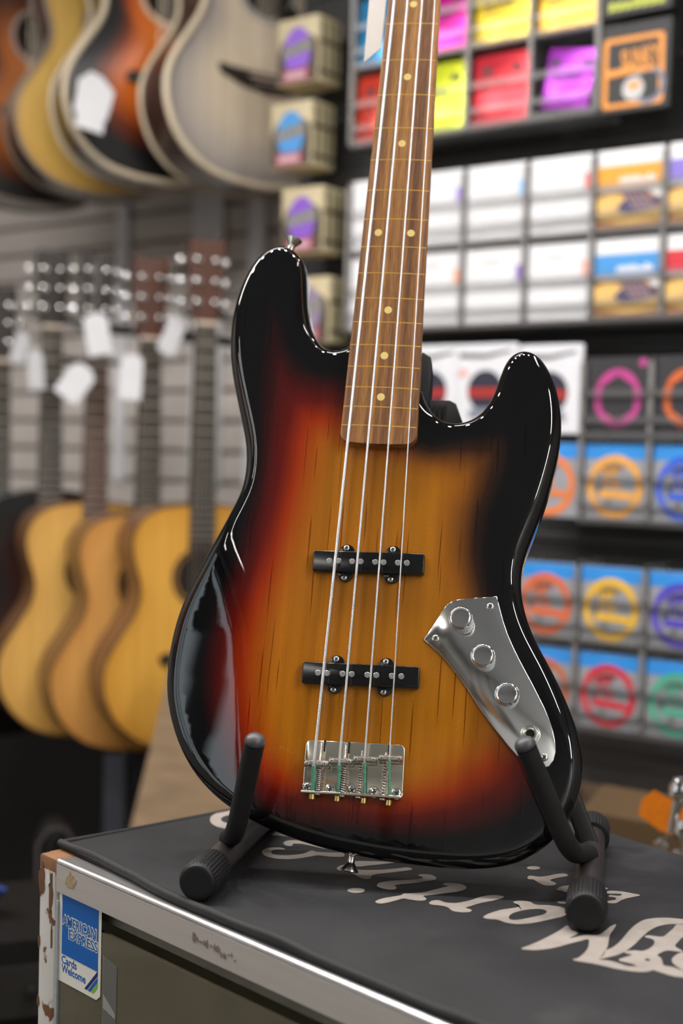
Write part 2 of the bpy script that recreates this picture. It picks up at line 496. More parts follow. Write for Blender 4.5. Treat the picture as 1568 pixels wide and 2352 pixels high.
for c, sz in (((0, 0, 0.02), (0.08, ww, 0.04)), ((0, 0, wh-0.02), (0.08, ww, 0.04)), ((0, -ww/2+0.02, wh/2), (0.08, 0.04, wh)), ((0, ww/2-0.02, wh/2), (0.08, 0.04, wh)), ((0, -0.4, wh/2), (0.06, 0.05, wh)), ((0, 0.4, wh/2), (0.06, 0.05, wh)), ((0, -0.82, wh/2), (0.05, 0.10, wh)), ((0, -0.12, wh/2), (0.05, 0.12, wh)), ((0, 0.14, wh/2), (0.05, 0.05, wh)), ((0, 0.70, wh/2), (0.05, 0.12, wh)), ((0, 0.93, wh/2), (0.05, 0.05, wh)), ((0, -0.60, wh/2), (0.05, 0.05, wh))):
    MB().box(c, sz).build('window_frame', WFR, win, 0)
for k in range(3):
    MB().box((0, -0.8+0.8*k, wh/2), (0.006, 0.76, wh-0.08)).build('pane', clear_mat('window_glass', (0.94, 0.96, 0.96), 0.03, 0.02, srgb(180, 180, 180)), win, 0)
pl = bpy.data.lights.new('window_portal', 'AREA'); pl.shape = 'RECTANGLE'; pl.size = wh; pl.size_y = ww; pl.cycles.is_portal = True
po = bpy.data.objects.new('window_portal', pl); col.objects.link(po); po.parent = win
po.location = (0.055, 0, wh/2); po.rotation_euler = (0, R(-90), 0)
struct('wall_right', MB().box((2.65, -0.75, 1.39), (0.1, 4.1, 2.78)), mat('wall_right_paint', srgb(150, 146, 142), 0.8, noise=0.05, nscale=4))
struct('wall_front', MB().box((-0.05, -2.85, 1.39), (5.3, 0.1, 2.78)), mat('wall_front_paint', srgb(236, 238, 238), 0.7, noise=0.03, nscale=4))
MW = Matrix.Translation(P0) @ Matrix.Rotation(-AL, 4, 'Z')       # local x along the wall, y into it, z up
wall_back = tag(link('wall_back', MB().box((-0.8, WALL_D+0.07, 1.39), (6.8, 0.1, 2.78)).mesh('wall_back', mat('groove_brown', srgb(122, 110, 98), 0.8, noise=0.08, nscale=8), 0)), kind='structure')
wall_back.matrix_world = MW
slat_me = MB().prism([(-0.03, -0.009), (0.03, -0.009), (0.034, -0.004), (0.034, 0.009), (-0.034, 0.009), (-0.034, -0.004)], -1.7, 1.7,
                     M=Matrix(((0, 0, 1, 0), (0, 1, 0, 0), (1, 0, 0, 0), (0, 0, 0, 1)))).mesh('slat', mat('slat_greige', srgb(214, 206, 200), 0.65, noise=0.06, nscale=10, stretch=(1, 1, 8)), 0)
for k in range(31):
    link('slat', slat_me, wall_back, loc=(-2.05, WALL_D+0.011, 0.38+0.0765*k))
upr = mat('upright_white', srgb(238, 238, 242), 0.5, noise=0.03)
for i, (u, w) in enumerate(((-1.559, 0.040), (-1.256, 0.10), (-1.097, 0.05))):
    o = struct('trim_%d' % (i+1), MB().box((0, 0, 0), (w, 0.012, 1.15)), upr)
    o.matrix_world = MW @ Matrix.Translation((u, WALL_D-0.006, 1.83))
pegboard = struct('wall_display', MB().box((0.36, 0.118, 1.835), (2.08, 0.024, 1.89)), mat('pegboard_black', srgb(24, 23, 22), 0.6, noise=0.25, nscale=40))
pegboard.matrix_world = MW
rail_me = MB().prism(rrect(0.014, 0.006, 0.002, 2), -1.02, 1.02, M=Matrix(((0, 0, 1, 0), (0, 1, 0, 0), (1, 0, 0, 0), (0, 0, 0, 1)))).mesh('peg_rail', mat('rail_dark', srgb(44, 42, 41), 0.45, noise=0.1), 0)
for z in (0.98, 1.20, 1.53, 1.545, 1.87, 1.885, 2.02, 2.25):
    link('peg_rail', rail_me, pegboard, loc=(0.36, 0.103, z))

# ------------------------------------------------------------------ ceiling lights
def lamp_area(name, parent, sx, sy, watts, z):
    ld = bpy.data.lights.new(name, 'AREA'); ld.shape = 'RECTANGLE'; ld.size = sx; ld.size_y = sy
    ld.energy = watts; ld.color = (1.0, 0.965, 0.92)
    o = bpy.data.objects.new(name, ld); col.objects.link(o); o.parent = parent; o.location = (0, 0, z)
    return o
where = ['over the slat wall', 'over the string racks', 'left of the glass case', 'behind the right shoulder', 'by the left rear, the inner of two tubes', 'by the right rear', 'by the left rear, the outer of two tubes']
for i, (x, y, sx, sy, wt) in enumerate(LIGHT_PANELS):
    t = tag(empty('ceiling_light', (x, y, CEIL)), 'long white ceiling light panel ' + where[i], 'ceiling light', 'ceiling light panels')
    MB().box((0, 0, -0.03), (sx+0.04, sy+0.04, 0.058)).build('housing', FIXTURE, t, 0)
    lamp_area('lamp_light', t, sx, sy, wt, -0.062)
tr = tag(MB().box((-0.42, 1.30, CEIL-0.012), (1.95, 0.035, 0.022)).build('light_track', mat('track_black', srgb(30, 30, 30), 0.5, noise=0.05), smooth=0), 'black ceiling light track above the glass case', 'light track')
for i, (x, y, wt) in enumerate(TRACK_SPOTS):
    t = tag(empty('track_spotlight', (x, y, CEIL-0.024)), '%s small black spotlight from the left on the ceiling track' % ['second', 'third', 'fourth', 'fifth', 'sixth', 'first'][i], 'spotlight', 'track spotlights')
    MB().lathe([(0.012, 0), (0.012, -0.03), (0.045, -0.035), (0.045, -0.13), (0.041, -0.13), (0.041, -0.12)], n=20).build('housing', RUBBER, t)
    ld = bpy.data.lights.new('lamp_light', 'AREA'); ld.shape = 'DISK'; ld.size = 0.075; ld.energy = wt; ld.color = (1.0, 0.97, 0.93)
    o = bpy.data.objects.new('lamp_light', ld); col.objects.link(o); o.parent = t; o.location = (0, 0, -0.131)

# ------------------------------------------------------------------ the bass guitar (metres, x across, y along the neck from the saddles, z out of the face)
BR = Vector((0.98774474, -0.15503795, -0.01798807)); BU = Vector((0.06117876, 0.27856422, 0.95846708)); BN = Vector((-0.14358794, -0.9478213, 0.28463537))
BT = Vector((0.01362, 1.08303, 1.332-0.23719))
MBASS = Matrix(((BR.x, BU.x, BN.x, BT.x), (BR.y, BU.y, BN.y, BT.y), (BR.z, BU.z, BN.z, BT.z), (0, 0, 0, 1)))
BASE = Vector((0.02, -0.0757, -0.021))
bass = tag(empty('bass_guitar', M=MBASS @ Matrix.Translation(BASE), off=-BASE),
           'fretless four-string bass guitar with glossy three-tone sunburst body on a stand', 'bass guitar')

OUT = [(-103.7,441.3),(-113.7,437.6),(-120.2,431.1),(-125.7,422.6),(-131.7,409.8),(-135.8,393.8),(-138.5,377.9),(-139.1,360.7),(-138.0,345.0),(-135.6,328.7),(-131.7,314.3),(-127.4,300.1),(-122.9,285.8),(-118.3,271.6),(-114.8,259.9),(-113.3,252.0),(-112.2,242.1),(-112.0,232.5),(-112.5,222.6),(-114.2,214.5),(-118.8,203.0),(-124.9,188.7),(-130.3,176.1),(-138.0,161.2),(-145.2,145.8),(-151.5,132.6),(-156.6,119.4),(-160.3,106.5),(-163.4,90.1),(-164.4,72.0),(-163.8,54.1),(-162.6,44.8),(-159.0,30.6),(-153.4,15.9),(-146.2,2.1),(-137.8,-10.8),(-127.5,-22.0),(-118.0,-30.3),(-106.7,-38.5),(-95.0,-45.2),(-78.8,-52.1),(-63.8,-57.8),(-40.1,-64.4),(-20.5,-68.3),(6.5,-72.6),(32.9,-74.9),(59.2,-75.7),(82.3,-75.2),(97,-74.9),(111.7,-73.0),(124.4,-69.6),(135.2,-65.7),(145.1,-60.0),(156.4,-50.2),(166.1,-37.9),(173.1,-24.4),(176.8,-11.5),(178.6,4.0),(178.3,10.8),(176.2,24.9),(171.8,40.7),(163.5,57.8),(155.5,73.5),(149.5,83.9),(142.0,95.6),(134.6,107.9),(128.8,120.2),(125.0,133.7),(122.8,143.8),(121.9,154.9),(122.6,165.8),(125.5,177.1),(129.7,189.3),(133.9,200.8),(138.4,216.6),(141.6,229.5),(143.9,240.2),(146.6,254.1),(148.4,267.0),(149.0,278.0),(148.5,291.5),(146.2,306.1),(142.5,319.9),(136.5,333.5),(129.2,344.0),(121.9,349.4),(114.7,350.6),(107.0,348.4),(101.2,342.7),(97.7,334.0),(95.6,323.7),(93.2,312.4),(88.6,301.0),(83.0,292.1),(75.6,286.3),(67.0,283.0),(58.3,282.1),(49.4,283.8),(43.0,288.2),(37.0,296.3),(32.2,306.4),(28.2,312.4),(-29.2,350.5),(-33.5,347.6),(-40.0,344.3),(-46.9,342.8),(-53.1,343.6),(-58.9,347.4),(-65.4,356.1),(-70.3,368.5),(-73.1,381.4),(-74.9,396.1),(-76.2,409.9),(-77.6,419.0),(-79.3,424.2),(-81.8,428.4),(-86.3,433.5),(-92.5,438.2),(-98.1,440.7)]
BLK = [(-32.2,316.5),(-49.2,319.7),(-68.5,326.1),(-83.5,345.3),(-94.0,374.8),(-104.5,384.6),(-107.4,356.5),(-107.2,316.9),(-103.5,262.7),(-102.6,224.7),(-108.3,186.9),(-114.3,153.4),(-127.5,112.5),(-132.5,76.3),(-129.3,41.2),(-115.7,0.4),(-98.3,-29.0),(-77.7,-40.8),(-47.2,-50.1),(1.3,-54.4),(52.2,-55.1),(101.8,-47.7),(133.9,-30.5),(149.0,-3.1),(148.8,33.5),(133.4,73.0),(114.4,109.7),(100.4,143.9),(93.5,172.1),(94.4,197.4),(99.6,215.8),(105.6,234.5),(109.7,249.4),(108.0,266.1),(99.8,274.3),(82.2,270.6),(61.0,266.7),(34.1,265.5)]
AMB = [(-28.8,246.9),(-35.6,241.0),(-39.6,220.2),(-44.2,190.2),(-51.6,153.2),(-60.4,116.6),(-64.1,80.7),(-61.5,42.4),(-52.8,15.4),(-34.5,-1.0),(-9.5,-9.3),(21.5,-9.6),(51.6,-0.6),(69.1,15.9),(75.9,41.7),(72.1,72.3),(64.9,103.1),(55.8,134.2),(47.5,162.4),(44.1,191.1),(45.0,213.2),(47.7,225.1),(43.8,229.7),(33.0,231.1)]
MM = 0.001

def seg_dist(P, poly):
    """distance of points P (n,2) to a closed polygon, and inside flags"""
    A = np.array(poly, float); B = np.roll(A, -1, 0)
    d = np.full(len(P), 1e9); ins = np.zeros(len(P), bool)
    for a, b in zip(A, B):
        ab = b-a; t = np.clip(((P-a)@ab)/max(1e-12, ab@ab), 0, 1)
        q = a+t[:, None]*ab
        d = np.minimum(d, np.hypot(*(P-q).T))
        c = ((a[1] > P[:, 1]) != (b[1] > P[:, 1]))
        with np.errstate(divide='ignore', invalid='ignore'):
            x = (b[0]-a[0])*(P[:, 1]-a[1])/(b[1]-a[1])+a[0]
        ins ^= c & (P[:, 0] < x)
    return d, ins

def smooth_loop(pts, keep=()):
    A = np.array(pts, float)
    for _ in range(2):
        S = 0.2*np.roll(A, 1, 0)+0.6*A+0.2*np.roll(A, -1, 0)
        for k in keep: S[k] = A[k]
        A = S
    return A

FC_Y = [-80, -22, 11, 59, 98, 133, 161, 194, 230, 500]
FC_X = [-44, -53, -60, -68, -76, -90, -104, -116, -140, -300]
def forearm_drop(x, y):
    s = (np.interp(y, FC_Y, FC_X)-x)*0.95
    k, w = 0.27, 34.0
    return np.where(s <= 0, 0, np.where(s < w, k*s*s/(2*w), k*(s-w/2)))

def bass_body():
    i0 = OUT.index((28.2, 312.4))
    A = smooth_loop(OUT, keep=(i0-1, i0, i0+1, i0+2))
    dense = catmull([Vector((x, y, 0)) for x, y in A], 1.0, True)
    P = resample([(p.x, p.y) for p in dense], 1240)
    pin = np.array([min(np.hypot(*(q-np.array(OUT[i0]))), np.hypot(*(q-np.array(OUT[i0+1])))) for q in P])
    wgt = np.clip((pin-2)/8, 0, 1)[:, None]
    for _ in range(14):
        P = P+wgt*(0.25*np.roll(P, 1, 0)+0.25*np.roll(P, -1, 0)-0.5*P)
    t = np.roll(P, -1, 0)-np.roll(P, 1, 0); t /= np.linalg.norm(t, axis=1)[:, None]
    n_in = np.c_[-t[:, 1], t[:, 0]]
    for _ in range(10):
        n_in = 0.25*np.roll(n_in, 1, 0)+0.5*n_in+0.25*np.roll(n_in, -1, 0)
    n_in /= np.linalg.norm(n_in, axis=1)[:, None]
    r, T = 12.0, 42.0
    rings = []
    for k in range(17):          # top round-over, from the face edge outwards
        q = k/16*math.pi/2
        rings.append((r*(1-math.sin(q)), -r*(1-math.cos(q))))
    rings += [(0, -18), (0, -25), (0, -T+r)]
    for k in range(1, 8):
        q = k/7*math.pi/2
        rings.append((r*(1-math.cos(q)), -T+r-r*math.sin(q)))
    n = len(P); V = []; F = []
    for d, z in rings:
        Q = P+n_in*d
        V += [(x, y, z) for x, y in Q]
    for k in range(len(rings)-1):
        for i in range(n):
            j = (i+1) % n
            F.append((k*n+i, (k+1)*n+i, (k+1)*n+j, k*n+j))
    F.append(tuple((len(rings)-1)*n+i for i in range(n-1, -1, -1)))
    # face: ring 0 filled with a fine triangulation
    ring = P+n_in*r
    g = np.array([(x, y) for x in np.arange(-165, 180, 4.5) for y in np.arange(-76, 442, 4.5)])
    g = g+np.array([(0.0, 2.25) if int(round((p[0]+165)/4.5)) % 2 else (0, 0) for p in g])
    d, ins = seg_dist(g, ring)
    g = g[ins & (d > 2.5)]
    vin = [Vector(p) for p in ring]+[Vector(p) for p in g]
    res = delaunay_2d_cdt(vin, [(i, (i+1) % n) for i in range(n)], [], 1, 1e-4)
    vo, fo, orig = res[0], res[2], res[3]
    idx = []
    for k, p in enumerate(vo):
        src = [q for q in orig[k] if q < n]
        if src: idx.append(src[0])
        else:
            idx.append(len(V)); V.append((p.x, p.y, 0.0))
    F += [tuple(idx[i] for i in f) for f in fo]
    V = np.array(V)
    drop = forearm_drop(V[:, 0], V[:, 1])
    V[:, 2] -= drop*np.clip((V[:, 2]+36)/36, 0, 1)
    loopc = lambda Q: [(p.x, p.y) for p in catmull([Vector((x, y, 0)) for x, y in Q], 4, True)]
    dA, iA = seg_dist(V[:, :2], loopc(AMB)); dB, iB = seg_dist(V[:, :2], loopc(BLK))
    b = np.where(iA, 0.0, np.where(iB, dA/(dA+dB+1e-9), 1.0))
    b = np.where(V[:, 2] < -12.5-drop, 1.0, b*b*(3-2*b)*0.5+b*0.5)
    red = np.clip((35-V[:, 0])/90, 0.0, 1)
    red = np.maximum(red, np.clip((30-V[:, 1])/30, 0, 0.9))
    me = bpy.data.meshes.new('body')
    me.from_pydata((V*MM).tolist(), [], F)
    for nm, arr in (('burst', b), ('redness', red)):
        a = me.attributes.new(nm, 'FLOAT', 'POINT'); a.data.foreach_set('value', arr.astype(np.float32))
    me.materials.append(burst_material())
    me.polygons.foreach_set('use_smooth', [True]*len(me.polygons))
    me.validate()
    return link('body', me, bass)
bass_body()

# neck and fingerboard
def half_w(y): return 19+(31.3-19)*(864-y)/592
BOARD = board_material()
MAPLE = mat('amber_maple', srgb(176, 118, 44), 0.4, coat=0.8, coat_rough=0.05, noise=0.12, nscale=3, stretch=(60, 3, 10))
RAD = 240.0
def board_z(x, top=11.0): return top-(RAD-math.sqrt(RAD*RAD-x*x))
def board_mesh():
    rows = []
    ys = [864]+list(range(850, 270, -20))
    for y in ys: rows.append((y, half_w(y)))
    # rounded heel end
    we = half_w(265)
    for k in range(9):
        q = k/8*math.pi/2
        rows.append((266-8.5*math.sin(q), we-8.5*(1-math.cos(q))))
    rows.append((256.6, 12)); rows.append((256.4, 4))
    nx = 14; V = []; F = []
    for y, w in rows:
        for i in range(nx+1):
            x = -w+2*w*i/nx
            V.append((x*MM, y*MM, board_z(x)*MM))
    m = len(rows); n = nx+1
    for j in range(m-1):
        for i in range(nx):
            F.append((j*n+i, (j+1)*n+i, (j+1)*n+i+1, j*n+i+1))
    base = len(V)
    loop = [j*n for j in range(m)]+[(m-1)*n+i for i in range(1, nx)]+[j*n+nx for j in range(m-1, -1, -1)]+[i for i in range(nx-1, 0, -1)]
    for k in loop: V.append((V[k][0], V[k][1], 4.8*MM))
    L = len(loop)
    for k in range(L):
        F.append((loop[k], base+k, base+(k+1) % L, loop[(k+1) % L]))
    mb = MB(); mb.v = V; mb.f = F
    return mb, loop, rows
mb, loop, rows = board_mesh()
fb = mb.build('fingerboard', BOARD, bass, 30)
nk = MB()
V, F, k = [], [], 0
for y in [864]+list(range(850, 270, -20))+[266, 262, 258.5, 256.8]:
    w = half_w(max(y, 262))+0.2
    if y < 266: w -= {262: 1.2, 258.5: 4.5, 256.8: 9}.get(y, 0)
    dep = 19 if y > 360 else 19+5*min(1, (360-y)/60)
    ring = []
    for i in range(17):
        q = math.pi*i/16
        e = 0.75 if y > 330 else 0.45
        ring.append((-w*abs(math.cos(q))**e*(1 if math.cos(q) >= 0 else -1), 4.8-dep*math.sin(q)**e))
    V += [(x*MM, y*MM, z*MM) for x, z in ring]
m = len(V)//17
for j in range(m-1):
    for i in range(16):
        F.append((j*17+i, j*17+i+1, (j+1)*17+i+1, (j+1)*17+i))
    F.append((j*17+16, j*17, (j+1)*17, (j+1)*17+16))
F += [tuple(range(17)), tuple((m-1)*17+i for i in range(17))]
nk.v, nk.f = V, F
nk.build('neck', MAPLE, bass, 40)
# headstock beyond the nut
hs = [(-19, 866), (-30, 885), (-36, 930), (-34, 1000), (-30, 1040), (-12, 1058), (12, 1050), (24, 1020), (20, 985), (26, 960), (30, 920), (24, 885), (19, 866)]
MB().prism([(x*MM, y*MM) for x, y in hs], -12*MM, 3*MM, 2*MM, segs=3).build('headstock', MAPLE, bass)
MB().box((0, 0.865, 0.0085), (0.038, 0.004, 0.009)).build('nut', mat('bone', srgb(225, 215, 190), 0.4, noise=0.05), bass, 0)
for i in range(4):
    x, y = -24, 895+i*40
    MB().lathe([(0.0065, 0.003), (0.005, 0.006), (0.0048, 0.014), (0.0065, 0.015), (0.006, 0.016)], (x*MM, y*MM, 0)).tube([(x*MM, y*MM, -0.016), (-0.058, y*MM, -0.016)], 0.003, 8).lathe([(0.004, 0), (0.014, 0.002), (0.014, 0.005), (0.004, 0.007)], (-0.058, y*MM, -0.0195), n=20).build('tuner', CHROME, bass)

INLAY = mat('inlay_cream', srgb(252, 222, 138), 0.4, noise=0.05, nscale=300)
LINE = mat('fret_line_maple', srgb(214, 164, 66), 0.45, noise=0.06, nscale=200)
def fret_y(n): return 864*2**(-n/12)
for nf in range(1, 21):
    y = fret_y(nf); w = half_w(y)-0.05
    V = []; F = []
    for i in range(13):
        x = -w+2*w*i/12; z = board_z(x)+0.06
        V += [(x*MM, (y-0.42)*MM, z*MM), (x*MM, (y+0.42)*MM, z*MM)]
    F = [(2*i, 2*i+2, 2*i+3, 2*i+1) for i in range(12)]
    l = MB(); l.v, l.f = V, F
    l.build('fret_line', LINE, fb, 0, loc=(0, 0, 0))
for nf, xs in ((3, (0,)), (5, (0,)), (7, (0,)), (9, (0,)), (12, (-14, 14)), (15, (0,)), (17, (0,)), (19, (0,))):
    y = (fret_y(nf)+fret_y(nf-1))/2
    for x in xs:
        MB().lathe([(3.25*MM, -0.4*MM), (3.25*MM, 0.07*MM), (3.0*MM, 0.09*MM)], (x*MM, y*MM, board_z(x)*MM), (x/RAD, 0, 1), n=24).build('inlay_dot', INLAY, fb, loc=(0, 0, 0))

# strings
WOUND = wound_material()
SILK = mat('green_silk', srgb(96, 160, 136), 0.75, noise=0.3, nscale=500, bump=0.3, bscale=1500)
STR = [(-28.1, -4.9, -13.9, 1.30), (-8.3, -2.7, -4.4, 1.06), (11.1, 0.4, 6.6, 0.84), (30.2, 3.4, 15.6, 0.58)]
LIPX = [-28.2, -8.4, 12.3, 31.8]
for (xs, ys, xn, r), xl in zip(STR, LIPX):
    s = MB().tube([(xn*MM, 0.866, 0.0132), (xs*MM, (ys+2)*MM, 0.0142), (xs*MM, (ys-1)*MM, 0.0139), ((xs*0.8+xl*0.2)*MM, (ys-4)*MM, 0.0128), (xl*MM, -0.0275, 0.0062)], r*MM, 12).build('string', WOUND, bass, 60)
    a = Vector((xs*MM, (ys-2.2)*MM, 0.0135)); b = Vector((xl*MM, -0.0266, 0.0066))
    MB().tube([a, a.lerp(Vector(((xs*0.8+xl*0.2)*MM, (ys-4)*MM, 0.0128)), 1), b], (r+0.38)*MM, 12).build('silk_wrap', SILK, s, loc=(0, 0, 0))
    # brass ball end behind the lip
    MB().lathe([(1.0*MM, -0.2*MM), (2.6*MM, -0.2*MM), (2.6*MM, 3.6*MM), (1.2*MM, 3.6*MM), (1.1*MM, 2.6*MM)], (xl*MM-0.0004, -0.0287, 0.0058), (0, -1, 0), 20).build('ball_end', BRASS, s, loc=(0, 0, 0))

# screws
def screw(name, parent, o, axis=(0, 0, 1), r=3.4, h=1.7, m=None, spin=0.4, loc=None):
    k = [(r, 0)]+[(r*math.cos(q), h*(0.25+0.75*math.sin(q))) for q in np.linspace(0.15, 1.45, 6)]
    s = MB().lathe([(a*MM, b*MM) for a, b in k], Vector(o)*MM, axis, 24).build(name, m or NICKEL, parent, 50, loc=loc)
    ax = Vector(axis).normalized()
    Mx = Matrix.Translation(Vector(o)*MM+ax*h*0.93*MM) @ ax.to_track_quat('Z', 'Y').to_matrix().to_4x4() @ Matrix.Rotation(spin, 4, 'Z')
    MB().box((0, 0, 0), (r*1.25*MM, r*0.26*MM, h*0.18*MM), Mx).box((0, 0, 0), (r*0.26*MM, r*1.25*MM, h*0.18*MM), Mx).build('cross_slot', SLOT_DARK, s, 0, loc=(0, 0, 0))
    return s

# pickups
def pickup(cx, cy, L, Wd, ang, ears, poles):
    M = Matrix.Translation((cx*MM, cy*MM, 0)) @ Matrix.Rotation(ang, 4, 'Z')
    root = MB().prism([(x*MM, y*MM) for x, y in rrect(L, Wd, 1.6, 4)], -0.002, 0.0078, 0.0009, M, 3).build('pickup', BLACK_PLASTIC, bass, 40)
    for x, y in ears:
        up = 1 if y > cy else -1
        d = MB().prism([(p[0]*MM, p[1]*MM) for p in circle(6.3, 28)], 0.0, 0.0034, 0.0006, Matrix.Translation((x*MM, (y-up*1.2)*MM, 0)), 2)
        e = d.build('mounting_ear', BLACK_PLASTIC, root, 40, loc=(0, 0, 0))
        screw('ear_screw', root, (x-0.6, y+up*1.9, 3.0), r=2.5, h=1.5, spin=random.Random(int(x*7+y)).random(), loc=(0, 0, 0))
    for x, y in poles:
        MB().lathe([(2.35*MM, 0.0070), (2.35*MM, 0.0082), (2.15*MM, 0.0084)], (x*MM, y*MM, 0), n=20).build('pole_piece', STEEL, root, loc=(0, 0, 0))
pickup(0.2, 157.6, 90.5, 17.0, 0.022, [(-18.2, 167.2), (19.6, 168.0), (-18.2, 146.6), (19.5, 147.3)], [(-31.3, 156.8), (-23.9, 157.2), (-12.7, 157.4), (-5.7, 157.7), (6.0, 157.9), (12.8, 158), (24.4, 158.3), (31.6, 158.5)])
pickup(1.4, 66.5, 93.5, 17.0, 0.022, [(-18.7, 76.2), (21.0, 76.8), (-19.0, 55.9), (21.0, 56.6)], [(-32.3, 65.7), (-25.0, 65.9), (-12.7, 66.2), (-5.4, 66.4), (7.1, 66.7), (14.2, 66.9), (26.5, 67.1), (34.0, 67.3)])

# control plate, knobs, jack
PLATE = [(104.5,137.0),(84.1,134.2),(75.0,132.8),(70.9,131.6),(66.4,128.9),(63.7,125.7),(48.7,98.8),(54.0,94.5),(60.2,89.9),(67.4,83.2),(73.7,76.1),(80.0,69.0),(86.3,61.1),(92.6,52.4),(99.7,43.1),(106.8,34.6),(113.7,26.9),(119.8,20.1),(126.7,13.3),(133.4,9.0),(140.7,6.3),(148.0,5.3),(152.0,6.8),(155.3,11.5),(156.5,18.0),(155.8,26.0),(153.8,33.9),(150.6,42.6),(146.5,51.3),(141.2,60.6),(135.8,70.0),(130.0,79.4),(124.4,89.0),(119.6,97.7),(114.9,107.2),(111.0,117.1),(108.0,126.3)]
cp = MB().prism([(x*MM, y*MM) for x, y in PLATE], 0.0, 0.0018, 0.0006, segs=2).build('control_plate', plate_material(), bass, 50)
for x, y in ((77.8, 115.5), (96.9, 87.0), (117.2, 58.3)):
    prof = [(9.2, 0.4), (9.5, 0.8), (9.5, 6.0), (9.1, 6.4), (9.1, 7.0), (9.5, 7.4), (9.5, 12.6), (9.2, 13.2), (8.6, 14.6), (8.1, 15.2), (7.6, 15.4), (7.2, 15.2), (6.6, 15.15)]
    MB().lathe([(a*MM, b*MM+0.0015) for a, b in prof], (x*MM, y*MM, 0), n=144, rib=0.28*MM, ribs=(1, 2, 5, 6)).build('knob', CHROME, cp, 40, loc=(0, 0, 0))
for k, (x, y) in enumerate(((99.8, 128.2), (58.3, 100.0), (148.0, 13.3))):
    screw('plate_screw', cp, (x, y, 1.6), r=3.0, h=1.5, spin=0.3+k, loc=(0, 0, 0))
jk = MB().prism([(6.9*MM*math.cos(R(60*i+12)), 6.9*MM*math.sin(R(60*i+12))) for i in range(6)], 0.0024, 0.0049, 0.0005, Matrix.Translation((0.1365, 0.030, 0)), 2)
jk.lathe([(7.6*MM, 0.0018), (7.6*MM, 0.0026), (7.0*MM, 0.0028)], (0.1365, 0.030, 0), n=32)
j = jk.build('jack_nut', NICKEL, cp, 30, loc=(0, 0, 0))
MB().lathe([(4.5*MM, 0.0045), (4.5*MM, 0.0068), (4.1*MM, 0.0072), (3.3*MM, 0.0072), (3.2*MM, 0.0062)], (0.1365, 0.030, 0), n=28).build('jack_barrel', NICKEL, j, loc=(0, 0, 0))
MB().lathe([(3.2*MM, 0.0060), (3.19*MM, 0.0064)], (0.1365, 0.030, 0), n=24).build('jack_hole', mat('hole_black', (0.002, 0.002, 0.002), 0.9, noise=0.1), j, loc=(0, 0, 0))

# bridge
bx, by, ba = 1.6, -6.2, 0.022
MBR = Matrix.Translation((bx*MM, by*MM, 0)) @ Matrix.Rotation(ba, 4, 'Z')
PL_CHROME = mat('bridge_plate_chrome', (0.82, 0.78, 0.64), 0.14, 1.0, noise=0.1, nscale=40)  # yellowed to put a warm reflection into the chrome colour
bp = MB().prism([(x*MM, y*MM) for x, y in rrect(78.8, 40.5, 4.5, 5)], 0.0, 0.0019, 0.0007, MBR, 3).build('bridge_plate', PL_CHROME, bass, 50)
MB().prism([(x*MM, y*MM) for x, y in rrect(78.8, 2.2, 1.0, 4, 0, -20.2)], 0.0, 0.0105, 0.0008, MBR, 3).build('bridge_lip', PL_CHROME, bp, 50, loc=(0, 0, 0))
SAD = [(-26.8, -5.4), (-7.7, -2.3), (11.1, 0.5), (30.8, 2.9)]
SPX = [-24.0, -4.7, 8.0, 26.8]
for (sx, sy), px, (xs, _, _, r) in zip(SAD, SPX, STR):
    prof = []
    L = 18.8
    n = 17
    for k in range(n):
        h = -L/2+L*k/n
        prof += [(2.75, h), (3.25, h+L/n*0.5)]
    prof.append((2.75, L/2))
    sd = MB().lathe([(a*MM, h*MM) for a, h in prof], (sx*MM, sy*MM, 0.0094), (math.cos(ba), math.sin(ba), 0), 18).build('saddle', NICKEL, bp, 20, loc=(0, 0, 0))
    for q in (-6.8, 6.8):
        MB().lathe([(1.55*MM, 0.0020), (1.55*MM, 0.0131), (1.35*MM, 0.0133)], ((sx+q)*MM, (sy+q*ba)*MM, 0), n=14).build('height_screw', STEEL, sd, loc=(0, 0, 0))
        MB().box(((sx+q)*MM, (sy+q*ba)*MM, 0.01332), (0.0005, 0.0024, 0.0002), None).build('slot', SLOT_DARK, sd, 0, loc=(0, 0, 0))
    tp = []
    yy = -27.0
    top = 12.0 if px < 0 else 8.6
    prof = []
    n = int((top-yy)/0.9)
    for k in range(n):
        prof += [(1.05, yy+k*0.9), (1.32, yy+k*0.9+0.45)]
    isc = MB().lathe([(a*MM, h*MM) for a, h in prof], (px*MM, 0, 0.0078), (0, 1, 0), 12).build('intonation_screw', NICKEL, bp, 20, loc=(0, 0, 0))
    screw('screw_head', isc, (px-0.3, -28.2, 7.4), (0, -1, 0.15), 2.7, 1.6, loc=(0, 0, 0))
    pts = []
    y1 = sy-3.4
    turns = 11
    for k in range(turns*14+1):
        q = 2*math.pi*k/14
        pts.append(((px+2.15*math.cos(q))*MM, (-25.2+(y1+25.2)*k/(turns*14))*MM, (7.8+2.15*math.sin(q))*MM))
    MB().tube(pts, 0.42*MM, 6).build('spring', mat('spring_steel', (0.62, 0.55, 0.53), 0.25, 1.0, noise=0.08), isc, 60, loc=(0, 0, 0))
    # adjustment slot stamped in the plate
    MB().box((px*MM+0.0012, 0.0095, 0.00195), (0.0016, 0.009, 0.0002), None).build('plate_slot', SLOT_DARK, bp, 0, loc=(0, 0, 0))
